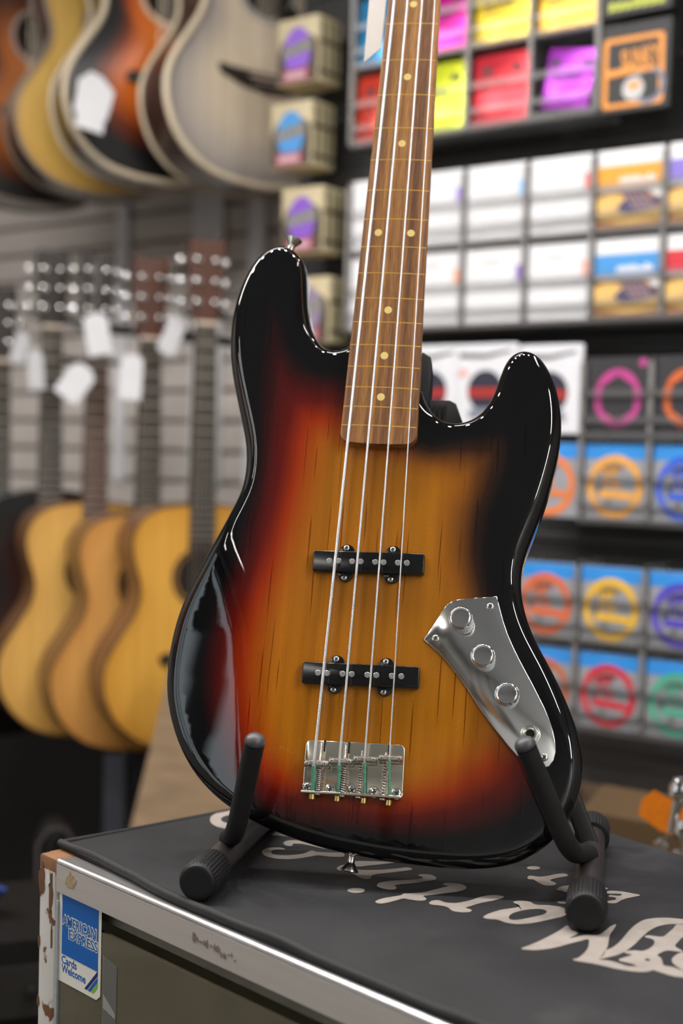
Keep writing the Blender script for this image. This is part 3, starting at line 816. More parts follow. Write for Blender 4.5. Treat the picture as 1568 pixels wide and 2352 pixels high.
for k, x in enumerate((-33.4, -15.4, 1.9, 19.2, 36.9)):
    MB().lathe([(4.5*MM, 0.0018), (4.5*MM, 0.0024), (3.6*MM, 0.0027)], (x*MM, (-23.2+0.012*x)*MM, 0), n=24).build('screw_collar', PL_CHROME, bp, loc=(0, 0, 0))
    screw('mount_screw', bp, (x, -23.2+0.012*x, 2.4), r=3.4, h=1.6, m=CHROME, spin=0.5+k*0.9, loc=(0, 0, 0))

# strap buttons
def strap_button(o, axis):
    prof = [(4.2, 0), (4.2, 0.8), (3.2, 1.6), (3.0, 6.0), (3.6, 7.2), (7.0, 11.8), (7.3, 12.8), (6.6, 13.4), (3.0, 13.6)]
    MB().lathe([(a*MM, b*MM) for a, b in prof], Vector(o)*MM, axis, 28).build('strap_button', NICKEL, bass)
strap_button((-96.5, 439.5, -21), (0.28, 0.96, 0.0))
strap_button((3.0, -71.2, -21), (-0.1, -1, 0))

# paper tag hanging beside the neck
pt = tag(empty('price_tag', M=MBASS @ Matrix.Translation((-0.0385, 0.631, -0.025))), 'white paper tag hanging beside the upper neck of the bass', 'price tag')
MB().prism([(-0.0078, 0.0), (0.0072, 0.0145), (0.0090, 0.150), (0.0, 0.165), (-0.0085, 0.150)], -0.0003, 0.0003).build('card', mat('tag_card', srgb(226, 224, 220), 0.7, noise=0.04, nscale=60), pt, 0)
MB().tube([(0, 0.155, 0.001), (0.01, 0.21, 0.004), (0.03, 0.27, 0.008)], 0.0005, 6).build('tie_string', mat('white_thread', srgb(220, 220, 215), 0.8, noise=0.05), pt)

# ------------------------------------------------------------------ the stand (world metres; the mat's top is z = 1)
MATZ = 1.0
stand = tag(empty('guitar_stand', (0.05, 1.08, MATZ), off=(-0.05, -1.08, -MATZ)), 'black folding A-frame stand with rubber feet holding the bass', 'guitar stand')
def V3(x, y, z): return Vector((x, y, MATZ+z))
DIRS = Vector((0.1955, 0.981, 0)).normalized()
RF = V3(0.1794, 0.9713, 0.0150); RB = V3(0.2263, 1.2065, 0.0150)
LF = V3(-0.1001, 1.0168, 0.0150); LB = LF+DIRS*0.235
for a, b in ((RF, RB), (LF, LB)):
    d = (b-a).normalized()
    tb = MB().tube([a+d*0.03, b-d*0.03], 0.0112, 28).build('base_tube', TUBE_PAINT, stand, 60)
    for p, s in ((a, 1), (b, -1)):
        prof = [(9.0, 0.2), (12.2, 0.0), (13.2, 0.6), (13.9, 2.0), (14.2, 3.6), (14.9, 4.2), (14.9, 40), (14.4, 41.5), (11.3, 42)]
        MB().lathe([(r*MM, h*MM) for r, h in prof], p, d*s, 128, rib=0.75*MM, ribs=(5, 6)).build('rubber_foot', RUBBER, tb, 40, loc=(0, 0, 0))
def arc_path(pts, rad=0.014, n=7):
    P = [Vector(p) for p in pts]; out = [P[0]]
    for i in range(1, len(P)-1):
        a = (P[i-1]-P[i]); b = (P[i+1]-P[i])
        r = min(rad, a.length*0.45, b.length*0.45)
        s, e = P[i]+a.normalized()*r, P[i]+b.normalized()*r
        for k in range(n+1):
            t = k/n
            out.append(s*(1-t)**2+P[i]*2*t*(1-t)+e*t*t)
    out.append(P[-1]); return out
def cradle(weld, elbow, tip):
    d = (tip-elbow).normalized()
    path = arc_path([weld, elbow, tip], 0.022, 8)
    MB().tube([weld, weld.lerp(path[1], 0.5)], 0.005, 12).build('weld_rod', TUBE_PAINT, stand)
    rs = [0.0078]*len(path)
    arm = MB().tube(path, rs, 24).build('cradle_arm', FOAM, stand, 60)
    prof = [(6.2, -1.2), (6.2, 0.6), (7.6, 1.0), (8.0, 2.2), (7.8, 4.0), (6.8, 6.0), (5.0, 7.6), (2.5, 8.5), (0.5, 8.7)]
    MB().lathe([(r*MM, h*MM) for r, h in prof], tip, d, 28).build('end_cap', mat('arm_cap_rubber', srgb(62, 62, 64), 0.45, noise=0.08, nscale=120), arm, 60, loc=(0, 0, 0))
    # weld bead on the tube
    MB().lathe([(7.5*MM, -0.001), (7.2*MM, 0.001), (5.5*MM, 0.0026), (2*MM, 0.0034)], weld-Vector((0, 0, 0.0008)), (0, 0, 1), 18).build('weld_bead', NICKEL, stand)
cradle(V3(0.2005, 1.083, 0.0255), V3(0.1765, 1.0285, 0.0415), V3(0.1393, 1.0103, 0.1230))
cradle(V3(-0.0835, 1.102, 0.0255), V3(-0.0757, 1.0662, 0.0395), V3(-0.0610, 1.0382, 0.1150))
# uprights rising behind the body to the ribbed back pad
apex = MBASS @ Vector((0.018, 0.285, -0.058))
for a, dx in ((V3(0.2085, 1.122, 0.022), 0.022), (V3(-0.068, 1.170, 0.022), -0.022)):
    b = apex+Vector((dx, 0.006, 0))
    d = (b-a).normalized(); s = d.cross(Vector((0, 1, 0))).normalized(); t = d.cross(s)
    M = Matrix(((s.x, t.x, d.x, a.x), (s.y, t.y, d.y, a.y), (s.z, t.z, d.z, a.z), (0, 0, 0, 1)))
    MB().prism(rrect(0.015, 0.006, 0.0022, 3), 0.0, (b-a).length, M=M).build('upright_bar', RUBBER, stand, 40)
pad = MB().prism([(-0.028, 0.258), (0.064, 0.258), (0.0665, 0.292), (0.0575, 0.3145), (0.052, 0.3175), (-0.017, 0.3175), (-0.022, 0.3145)], -0.066, -0.050, 0.002, MBASS, 2).build('back_pad', RUBBER, stand, 40)
for k in range(15):
    x = -0.016+k*0.0046
    MB().box((x, 0.2865, -0.049), (0.0024, 0.050, 0.0022), MBASS).build('pad_rib', RUBBER, pad, 0, loc=(0, 0, 0))
MB().prism([(-0.030, 0.300), (0.0345, 0.300), (0.0350, 0.342), (0.0325, 0.356), (0.026, 0.360), (-0.022, 0.356), (-0.030, 0.348)], -0.066, -0.046, 0.003, MBASS, 2).build('neck_rest', RUBBER, stand, 40)

# ------------------------------------------------------------------ the glass case (x along its front, y to its back, z up; origin at the front left top corner)
CA = Vector((0.68079873, -0.73247054, 0)); CB = Vector((0.73247054, 0.68079873, 0))
C0 = Vector((-0.22466, 1.13235, 0))
TOP = MATZ-0.004
MC = Matrix(((CA.x, CB.x, 0, C0.x), (CA.y, CB.y, 0, C0.y), (0, 0, 1, 0), (0, 0, 0, 1)))
case = tag(empty('display_case', M=MC), 'old glass display case with aluminium edging and chipped white wooden corner', 'display case')
ALU = mat('aluminium_edging', srgb(188, 180, 173), 0.4, 0.25, noise=0.06, nscale=9, stretch=(0.4, 4, 12), rvar=0.06)
ALUB = mat('aluminium_edge_bright', srgb(190, 189, 190), 0.36, 0.95, noise=0.25, nscale=160, stretch=(0.15, 2, 2))
WPAINT = worn_paint_material('chipped_white_paint', srgb(206, 202, 196), srgb(112, 74, 46), 0.66)
WOODB = mat('bare_wood', srgb(126, 86, 54), 0.6, noise=0.25, nscale=5, stretch=(40, 4, 4))
LEN, DEP = 1.25, 0.42
MB().box((LEN/2-0.014, DEP/2+0.004, TOP-0.012), (LEN+0.028, DEP-0.008, 0.022)).build('top_board', WOODB, case, 0)
# aluminium angle: face, rounded bright ridge, top flange
MB().box((LEN/2, -0.0012, TOP-0.0145), (LEN, 0.0022, 0.0225)).build('edging_face', ALU, case, 0)
MB().tube([(0, 0.0010, TOP-0.0022), (LEN, 0.0010, TOP-0.0022)], 0.0033, 16).build('edging_ridge', ALUB, case, 60)
MB().box((LEN/2, 0.008, TOP-0.0010), (LEN, 0.014, 0.0016)).build('edging_flange', ALUB, case, 0)
# wooden corner post with chipped paint
post = MB().prism([(x, y) for x, y in rrect(0.0265, 0.030, 0.003, 3, -0.0150, 0.0135)], 0.02, TOP-0.012).build('corner_post', WPAINT, case, 40)
MB().prism([(-0.0275, -0.0010), (-0.0020, -0.0012), (-0.0022, 0.028), (-0.0270, 0.0275)], TOP-0.0135, TOP-0.0005, 0.002, segs=2).build('post_cap', WOODB, post, 40, loc=(0, 0, 0))
rp = random.Random(5)
CHIPW = mat('paint_flake_white', srgb(214, 210, 204), 0.5, noise=0.05)
CHIPD = mat('bare_wood_chip', srgb(104, 66, 40), 0.7, noise=0.2, nscale=60)
def chip(m, cx, cz, w, h, seed, parent, y=-0.0018):
    rr = random.Random(seed)
    pts = [(cx+w/2*math.cos(q)*(0.65+0.5*rr.random()), cz+h/2*math.sin(q)*(0.65+0.5*rr.random())) for q in np.linspace(0, 2*math.pi, 13)[:-1]]
    MB().prism(pts, -0.0002, 0.0002, M=Matrix(((1, 0, 0, 0), (0, 0, -1, y), (0, 1, 0, 0), (0, 0, 0, 1)))).build('paint_chip', m, parent, 0, loc=(0, 0, 0))
chip(CHIPD, -0.0235, TOP-0.022, 0.010, 0.030, 1, post)
chip(CHIPD, -0.0090, TOP-0.030, 0.006, 0.040, 2, post)
chip(CHIPW, -0.0130, TOP-0.018, 0.007, 0.014, 3, post, -0.0022)
chip(CHIPD, -0.0070, TOP-0.066, 0.003, 0.022, 4, post)
chip(CHIPD, -0.0265, TOP-0.075, 0.003, 0.012, 5, post)
chip(CHIPD, -0.0265, TOP-0.125, 0.004, 0.010, 6, post)
# inner metal strip between post and glass
MB().box((-0.0008, 0.002, 0.49), (0.0028, 0.006, 0.944)).build('glass_stop', mat('pale_blue_metal', srgb(172, 178, 182), 0.45, 0.3, noise=0.15, nscale=60), case, 0)
GLASS = clear_mat('case_glass', (0.90, 0.93, 0.88), 0.36, 0.02, srgb(156, 148, 122))  # diffuse haze in the pane stands in for room reflection and inside brightness
MB().box((LEN/2, 0.003, 0.482), (LEN, 0.004, 0.94)).build('front_glass', GLASS, case, 0)
INN = mat('case_lining', srgb(206, 200, 178), 0.8, noise=0.12, nscale=5)
MB().box((LEN/2, DEP-0.012, 0.49), (LEN, 0.012, 0.95)).build('back_panel', INN, case, 0)
MB().box((-0.012, DEP/2+0.016, 0.49), (0.018, DEP-0.05, 0.95)).build('side_panel', INN, case, 0)
MB().box((LEN-0.012, DEP/2, 0.49), (0.018, DEP-0.04, 0.95)).build('side_panel', INN, case, 0)
MB().box((LEN/2, DEP/2, 0.02), (LEN+0.03, DEP, 0.04)).build('plinth', INN, case, 0)
MB().box((LEN/2, DEP/2, 0.70), (LEN-0.04, DEP-0.05, 0.012)).build('inner_shelf', INN, case, 0)
MB().box((LEN/2, 0.016, TOP-0.034), (LEN-0.01, 0.010, 0.012)).build('glass_channel', mat('channel_grey', srgb(120, 116, 104), 0.4, 0.4, noise=0.1), case, 0)
# torn sticker residue on the edging
RES = mat('glue_residue', srgb(158, 138, 104), 0.8, noise=0.3, nscale=300)
RES2 = mat('dirt_residue', srgb(116, 104, 90), 0.85, noise=0.3, nscale=300)
def blotch(m, cx, cz, w, h, seed, n=14):
    rr = random.Random(seed)
    pts = [(cx+w/2*math.cos(q)*(0.6+0.55*rr.random()), cz+h/2*math.sin(q)*(0.6+0.55*rr.random())) for q in np.linspace(0, 2*math.pi, n+1)[:-1]]
    MB().prism(pts, -0.0001, 0.0002, M=Matrix(((1, 0, 0, 0), (0, 0, -1, -0.0025), (0, 1, 0, 0), (0, 0, 0, 1)))).build('residue', m, case, 0)
blotch(RES, 0.0225, TOP-0.0125, 0.016, 0.016, 11)
for k in range(13):
    blotch(RES2, 0.187+k*0.0040+0.001*rp.random(), TOP-0.0135-0.0004*k*rp.random(), 0.0045*rp.random()+0.001, 0.0085*rp.random()*(1-k/18)+0.0008, 20+k, 9)

def on_front(name, me, parent, x, z, y=-0.0012):
    """a flat mesh drawn in x/y laid on the front plane of the case"""
    return link(name, me, parent, M=Matrix.Translation((x, y, z)) @ Matrix.Rotation(R(90), 4, 'X'))
# card sticker behind the glass stop
st = tag(empty('sticker', M=MC @ Matrix.Translation((0.0009, 0.0008, TOP-0.100))), 'blue and white credit card sticker reading American Express Cards Welcome', 'sticker')
def onst(name, poly, m, dz):
    return link(name, MB().prism([(x*MM, z*MM) for x, z in poly], 0, 0.0002).mesh(name, m, 0), st, M=Matrix.Translation((0, -dz*MM, 0)) @ Matrix.Rotation(R(90), 4, 'X'))
WHT = mat('sticker_white', srgb(222, 218, 206), 0.5, noise=0.04, nscale=40)
BLU = mat('sticker_blue', srgb(0, 92, 172), 0.45, noise=0.03, nscale=40)
NVY = mat('sticker_navy', srgb(20, 36, 104), 0.45, noise=0.03)
GRN = mat('sticker_green', srgb(122, 176, 40), 0.45, noise=0.03)
onst('backing', [(0, 0), (56.5, 0.2), (62, 4.5), (62.2, 76), (0, 76)], WHT, 0.0)
onst('blue_field', [(4.6, 23.4), (58.2, 23.4), (58.2, 73.6), (4.6, 73.6)], BLU, 0.25)
def letters(s, x0, x1, zc, h, m, bold, dz, nm='lettering'):
    me = text_mesh(s, h*1.38*MM, m, bold*MM, 'LEFT')
    w, x = width_of(me)
    k = (x1-x0)*MM/w
    me.transform(Matrix.Diagonal((k, 1, 1, 1)) @ Matrix.Translation((-x, 0, 0)))
    return link(nm, me, st, M=Matrix.Translation((x0*MM, -dz*MM, zc*MM)) @ Matrix.Rotation(R(90), 4, 'X'))
letters('AMERICAN', 4.8, 56.2, 52.0, 8.0, WHT, 0.95, 0.5)
letters('AMERICAN', 5.8, 55.2, 52.0, 8.0, BLU, 0.12, 0.7)
letters('EXPRESS', 14.6, 59.0, 42.2, 8.0, WHT, 0.95, 0.5)
letters('EXPRESS', 15.6, 58.0, 42.2, 8.0, BLU, 0.12, 0.7)
letters('Cards', 4.6, 27.5, 18.6, 6.6, BLU, 0.25, 0.3)
letters('Welcome', 4.6, 41.0, 11.4, 6.6, BLU, 0.25, 0.3)
for x, m in ((39.5, NVY), (44.5, BLU), (49.0, GRN)):
    t = min(58.2-x, 22)
    hgt = (58.2-x-3.6)*1.02
    onst('stripe', [(x, 4.4), (x+3.6, 4.4), (58.2, 4.4+hgt), (58.2, 4.4+hgt+4.0)], m, 0.25)
# strip of clear tape
tp = tag(empty('tape_strip', M=MC @ Matrix.Translation((0.0662, 0.0008, TOP-0.123))), 'strip of clear tape stuck on the glass beside the card sticker', 'tape')
link('film', MB().prism([(0, 0), (0.019, 0.004), (0.0195, 0.058), (0, 0.062)], 0, 0.0002).mesh('film', clear_mat('clear_tape', (0.95, 0.95, 0.93), 0.22, 0.2, srgb(190, 190, 180)), 0), tp, M=Matrix.Rotation(R(90), 4, 'X'))
link('fold', MB().prism([(0.001, 0.020), (0.018, 0.016), (0.018, 0.020), (0.001, 0.031)], 0.0002, 0.0004).mesh('fold', clear_mat('tape_fold', (0.95, 0.95, 0.93), 0.45, 0.2, srgb(205, 205, 198)), 0), tp, M=Matrix.Rotation(R(90), 4, 'X'))

# ------------------------------------------------------------------ the counter mat
BMAT = rubber_mat_material()
cmat = tag(empty('counter_mat', M=MC @ Matrix.Translation((0, 0, MATZ-0.004))), 'black counter mat with cream script lettering spread on the glass case', 'counter mat')
front = [(-29.0, 17.5), (-8, 17.2), (16, 16.5), (50, 15), (84, 12.9), (115, 9), (151, 6.6), (200, 6.2), (253, 6.4), (300, 5.8), (342, 5.4), (419, 5.0), (520, 5.5), (640, 5), (900, 6), (1230, 6)]
fr = catmull([Vector((x, y, 0)) for x, y in front], 6)
outl = [(p.x*MM, p.y*MM) for p in fr]+[(1.232, 0.400), (0.9, 0.404), (0.5, 0.408), (0.326, 0.413), (0.234, 0.424), (0.1, 0.426), (-0.020, 0.424), (-0.028, 0.30), (-0.0285, 0.186), (-0.029, 0.10)]
MB().prism(outl, 0.0, 0.004, 0.0012, segs=2).build('sheet', BMAT, cmat, 40)
edge = []
for p in fr:
    z = 4.4+0.9*math.sin(p.x*0.028+0.6)+0.5*math.sin(p.x*0.075)
    edge.append((p.x*MM, (p.y+1.4)*MM, max(4.2, z)*MM))
MB().tube(edge, 0.0034, 12).build('edge_binding', mat('mat_edge', srgb(24, 23, 24), 0.7, noise=0.2, nscale=300, bump=0.5, bscale=900), cmat, 60)
lf = [(-0.029, 0.0190, 0.0042), (-0.0292, 0.06, 0.0034), (-0.029, 0.10, 0.003), (-0.0285, 0.186, 0.003), (-0.028, 0.30, 0.003), (-0.02, 0.424, 0.003)]
MB().tube(lf, 0.0026, 10).build('edge_binding', _mats['mat_edge'], cmat, 60)
INK = mat('cream_print', srgb(142, 133, 126), 0.7, noise=0.12, nscale=60)
LETTERS = [
[(383.5,127.6),(382.8,141.8),(380.2,161.1),(377.1,177.7),(374,190.2),(381.5,185),(389.3,182.7),(391.7,169.9),(394.7,183.5),(400.3,191.6),(398.3,202.3),(395,213.4),(394.9,219.8),(399.5,211.4),(404.9,199.3),(412.7,186.9),(417.9,179),(422.6,170.1),(427.7,160),(429.7,151.7),(434.8,155.4),(442.8,157),(449.8,157.4),(454.7,161.6),(460.5,162.5),(464.6,164.4),(463.7,157.9),(458,152.1),(448.1,147.2),(434.5,143.4),(420.1,137.8),(419.4,144.7),(415,158),(409.4,168.5),(401.6,178.5),(400.1,171.2),(398.6,160.4),(397.4,148.3),(394.8,139.2),(391.1,131.7),(385,127)],
[(422.6,170.1),(422.3,177.5),(419.2,189.6),(414.1,203.3),(408.2,218.4),(404.3,230.8),(402,243.7),(404.6,254.2),(409.6,261.3),(414.6,265.5),(427,273),(432.6,264.3),(423.4,255.9),(418.9,250.3),(416.8,240.7),(418.3,227.3),(423.1,210.8),(428.2,195.5),(432.2,179.4),(432.9,168.1),(431.6,159.8),(429.7,151.7),(427.2,159.4)],
[(439.4,161.7),(438.6,166.7),(439.1,176.9),(434.6,176.1),(432.1,178.2),(433.1,182.1),(435.8,186.2),(439.4,188.9),(439.4,196.9),(436.8,206.1),(433,212.2),(429,214.5),(425.1,213.4),(422.6,215.7),(423.9,219.2),(428.1,221.4),(431.4,224.8),(430,232.4),(426.4,244.9),(423.4,255.9),(432.6,264.3),(439.5,253.7),(441.2,235.1),(443.9,225.7),(448.2,215),(457.4,210.5),(456.6,207.9),(450.1,204),(449.2,198.6),(450.5,190),(454.5,188.1),(459.6,182.7),(464.6,177.3),(470.2,179.4),(478.6,178.4),(487.9,178.8),(493,171),(485.1,168.5),(479.6,165.4),(471.3,164.7),(464.6,164.4),(460.5,162.5),(454.7,161.6),(450.3,163),(444,161.7)],
[(460.3,193.6),(458.1,202.8),(458.6,208.6),(465.4,213.6),(486.8,180.6),(477.7,179.6),(469.4,183.3),(463.7,187.8)],
[(276.8,148.8),(274.7,154.6),(277.1,159.4),(283.9,159.5),(289.8,165.3),(291.9,177.9),(291.4,191),(294.2,200.6),(298.7,204.5),(303.3,203.5),(303.5,192.5),(301.3,179.8),(301.3,167.3),(301.7,162),(307,162.2),(309.9,157.8),(306.5,151.9),(300,149.3),(292.7,152.4),(286.8,151.5),(281.2,147.8)],
[(248.8,120.3),(247.5,128.7),(249.1,137.6),(250.7,145.6),(249.1,149.7),(251.9,154.1),(256.4,164.1),(257.1,175.7),(257.6,185.2),(257.9,190),(252.8,189.9),(250.4,194.2),(254.2,199.1),(260.5,202.5),(267.9,200),(271.6,194),(271.6,185.2),(268.5,176),(265.8,166.5),(262.4,157.8),(267.4,155.5),(270.6,151.2),(268.4,146.7),(262.4,143.3),(257.4,141.2),(257.2,134.3),(256.8,125.3),(255.5,119.6),(252.3,118)],
[(222.2,147.5),(218.4,153.6),(219.5,162.3),(223.3,170.9),(228.6,180.4),(231.2,190.3),(223.2,192.4),(223.8,198),(230.3,201.5),(237.6,198.4),(240.2,192.4),(238.1,183.2),(235.4,173.4),(231.6,164.9),(230.8,158.4),(235.8,155.8),(237.3,150.6),(232.8,146.7),(226.4,145.7)],
[(225.3,131.8),(226.4,130.3),(227,128.3),(227.1,126.2),(226.5,124.2),(225.4,122.3),(223.9,120.9),(222.1,120),(220.2,119.7),(218.4,120.1),(216.8,121.1),(215.7,122.6),(215,124.5),(215,126.6),(215.5,128.7),(216.6,130.6),(218.2,132.1),(220,133),(221.9,133.3),(223.7,132.8)],
[(169.9,153.4),(166.5,159),(166.7,166.2),(174.9,164.7),(183.2,165.5),(189.6,171.8),(195.4,181.1),(199.9,191.8),(203.4,201.2),(209.7,199.3),(207.7,189.1),(204,177.6),(200.7,168.5),(201.3,161.7),(205.5,157.6),(205.4,152.8),(198.2,151.2),(188.2,154.6),(180.7,155.6),(176,151.5)],
[(166.2,171.6),(164.5,179.6),(171.8,189),(187.2,204.6),(184.4,191.9),(179.7,178.8),(175.9,170)],
[(96.5,135.8),(92.3,141.1),(90.8,147.2),(91.9,152.4),(95.9,156.5),(101.2,156.8),(103,154.7),(100.2,152.8),(98.1,148.4),(100.9,142.4),(106.5,139),(111.8,140.5),(116.8,145.9),(120.1,152.8),(121.7,160.1),(119.6,168.1),(119.6,171.9),(123.8,171.9),(128.2,175.4),(133.8,180.5),(140.5,187),(148.5,181.4),(146,175.6),(139.7,170.1),(132.7,166.4),(131.7,159.9),(130.6,152.2),(128.5,144.3),(124.7,137.9),(118.4,132.5),(110.8,130.5),(103.7,131.7)],
[(87.2,167.3),(83.7,173),(84.8,178.4),(88.9,182.5),(95.8,184.1),(106.9,184.4),(122.7,185.5),(115.5,181.8),(105.8,180.3),(99.3,178.5),(94.4,173.9),(95.1,170.8),(97.9,169),(97.2,165.3),(92.8,164.6)],
[(56.1,173),(52.7,180.3),(56,187.7),(76.2,188.4),(66.8,178.6),(58.7,172.8)],
[(271.5,286.1),(272.3,284.7),(272.7,283),(272.6,281.2),(272.1,279.4),(271.2,277.9),(270,276.8),(268.6,276.1),(267.2,276),(265.8,276.4),(264.6,277.4),(263.8,278.8),(263.4,280.5),(263.4,282.4),(263.9,284.2),(264.8,285.7),(266,286.9),(267.5,287.5),(268.9,287.6),(270.3,287.1)],
[(281.8,257.5),(280.1,262.9),(286.4,266.3),(289.4,273.8),(290.8,283.4),(294,289.4),(299.5,286.7),(297.6,274.8),(298,265.9),(305.2,263.8),(308.3,258.6),(304.6,252.1),(296.9,253.3),(288.6,256.7),(285.3,254.4)],
[(317.3,250),(313.9,258.4),(316,268.3),(325.5,278.6),(338.4,285.7),(340,280.6),(331.5,273.5),(326.7,260.1),(333.3,254.3),(341.1,246.9),(342.2,234.6),(341.3,227.6),(336.5,225.7),(335.5,229.6),(337.8,237.5),(331.7,248),(322.6,251.5)],
[(366.1,290.6),(364.1,277.6),(364.1,269),(365.6,259.9),(361.6,255.6),(358.3,255.8),(360.4,267),(356.6,270.8),(353,268.7),(351.2,272.6),(356.5,276.7),(354.9,281.7),(347.8,274.4),(344.1,275.1),(344.5,281.8),(350.9,287.3),(359.4,290)]]
LETTER_RINGS = [([(324.2,155.9),(321.5,164.3),(321.1,178.4),(323.5,187),(324.8,196.9),(316.9,199.4),(314.2,201.8),(316.8,207.7),(322.8,211),(329.8,209),(336.3,215.4),(342.1,218.6),(347.5,219.7),(355.3,216.4),(359.6,204.3),(358.2,193.1),(356.2,180.4),(353.6,171.1),(349.1,164),(341.9,160.3),(333.7,160.1),(328.7,156.1)],
[(337.7,168.9),(332.3,177.9),(332,189.6),(334.9,198.9),(339,204.1),(344.9,203.3),(347.8,195.8),(346.9,186.7),(345,176.5),(342.5,169.5)]),
([(10.7,193.3),(15.8,188.5),(20.1,183.2),(23.4,177.8),(25.4,172.5),(26.2,167.6),(25.6,163.2),(23.8,159.5),(20.8,156.9),(16.7,155.2),(11.8,154.8),(6.2,155.5),(0.3,157.3),(-5.8,160.3),(-11.6,164.2),(-16.9,168.8),(-21.5,174),(-25,179.6),(-27.4,185.1),(-28.3,190.3),(-27.8,195),(-26,198.8),(-22.8,201.6),(-18.5,203.2),(-13.2,203.6),(-7.4,202.7),(-1.2,200.6),(4.9,197.4)],
[(4,187.1),(6.3,185),(8.2,182.6),(9.6,180.2),(10.4,177.7),(10.7,175.4),(10.4,173.3),(9.4,171.5),(8,170.2),(6.1,169.3),(3.8,169),(1.2,169.2),(-1.5,170),(-4.2,171.3),(-6.8,173),(-9.1,175.1),(-11,177.4),(-12.5,179.9),(-13.4,182.4),(-13.7,184.8),(-13.4,187),(-12.4,188.8),(-11,190.1),(-9,191),(-6.6,191.3),(-4,191),(-1.3,190.2),(1.4,188.9)])]
EYE = [(449.6,176.3),(450.5,179.8),(454.3,176.9),(452.2,175.2)]

ink = MB()
for P in LETTERS:
    P = [Vector((x, y, 0)) for x, y in P]
    Q = catmull(P, 2.0, True)
    ink.poly([(p.x*MM, p.y*MM, 0.00425) for p in Q])
for o_, i_ in LETTER_RINGS:
    A = resample([(p.x, p.y) for p in catmull([Vector((x, y, 0)) for x, y in o_], 1, True)], 72)
    B = resample([(p.x, p.y) for p in catmull([Vector((x, y, 0)) for x, y in i_], 1, True)], 72)
    k = int(np.argmin(np.linalg.norm((B-B.mean(0))/np.abs(B-B.mean(0)).max(0)-(A[0]-A.mean(0))/np.abs(A-A.mean(0)).max(0), axis=1)))
    B = np.roll(B, -k, 0)
    if ((A[1]-A[0])@(B[1]-B[0])) < 0: B = np.roll(B[::-1], 1, 0)
    ink.add([(x*MM, y*MM, 0.00425) for x, y in A]+[(x*MM, y*MM, 0.00425) for x, y in B], [(i, (i+1) % 72, 72+(i+1) % 72, 72+i) for i in range(72)])
lt = ink.build('printed_lettering', INK, cmat, 0)
lt['label'] = 'cream script lettering'
MB().poly([(x*MM, y*MM, 0.0044) for x, y in EYE]).build('lettering_gap', BMAT, cmat, 0)

# ------------------------------------------------------------------ acoustic guitars (origin at the tail, z up, front faces -y)
HALF = [(0, 0), (0.002, 0.035), (0.008, 0.075), (0.02, 0.115), (0.045, 0.152), (0.08, 0.180), (0.12, 0.195), (0.15, 0.1985), (0.18, 0.195), (0.215, 0.179), (0.25, 0.156), (0.28, 0.137), (0.305, 0.127), (0.325, 0.1245), (0.345, 0.127), (0.375, 0.136), (0.405, 0.1425), (0.43, 0.143), (0.455, 0.135), (0.475, 0.119), (0.489, 0.095), (0.497, 0.062), (0.5, 0.03), (0.5, 0)]
def guitar_outline(n=120):
    rgt = catmull([Vector((w, z, 0)) for z, w in HALF], 0.006)
    pts = [(p.x, p.y) for p in rgt]+[(-p.x, p.y) for p in rgt[::-1][1:-1]]
    return [tuple(p) for p in resample(pts, n)]
GOUT = guitar_outline()
TOXZ = Matrix(((1, 0, 0, 0), (0, 0, 1, 0), (0, 1, 0, 0), (0, 0, 0, 1)))      # drawing x,y,z -> x, z(depth), y(up)
DARKW = mat('dark_mahogany', srgb(58, 36, 26), 0.3, coat=0.5, noise=0.3, nscale=3, stretch=(6, 30, 6))
EBONY = mat('ebony', srgb(44, 36, 32), 0.45, noise=0.2, nscale=6, stretch=(30, 30, 3))
ROSE = mat('rosewood_headstock', srgb(84, 50, 36), 0.35, noise=0.25, nscale=6, stretch=(30, 30, 3))
HOLE = mat('soundhole_dark', srgb(26, 18, 12), 0.9, noise=0.2)
FRETW = mat('fret_wire', (0.75, 0.74, 0.72), 0.3, 1.0, noise=0.05)
GSTR = mat('guitar_string', (0.55, 0.48, 0.38), 0.35, 1.0, noise=0.05)
NUTM = mat('nut_bone', srgb(226, 206, 190), 0.45, noise=0.05)

def soundboard(m, parent, S):
    c = (0.0, 0.22); loops = [1.0, 0.94, 0.86, 0.76, 0.64, 0.5, 0.35, 0.2, 0.08]
    V = []; F = []; A = []
    n = len(GOUT)
    for s in loops:
        for x, z in GOUT:
            V.append(((c[0]+(x-c[0])*s)*S, -0.0005, (c[1]+(z-c[1])*s)*S)); A.append(s)
    for k in range(len(loops)-1):
        for i in range(n):
            j = (i+1) % n
            F.append((k*n+i, k*n+j, (k+1)*n+j, (k+1)*n+i))
    F.append(tuple((len(loops)-1)*n+i for i in range(n)))
    mb = MB(); mb.v, mb.f = V, F
    me = mb.mesh('soundboard', m, 30, recalc=False)
    a = me.attributes.new('burst', 'FLOAT', 'POINT'); a.data.foreach_set('value', A)
    return link('soundboard', me, parent)

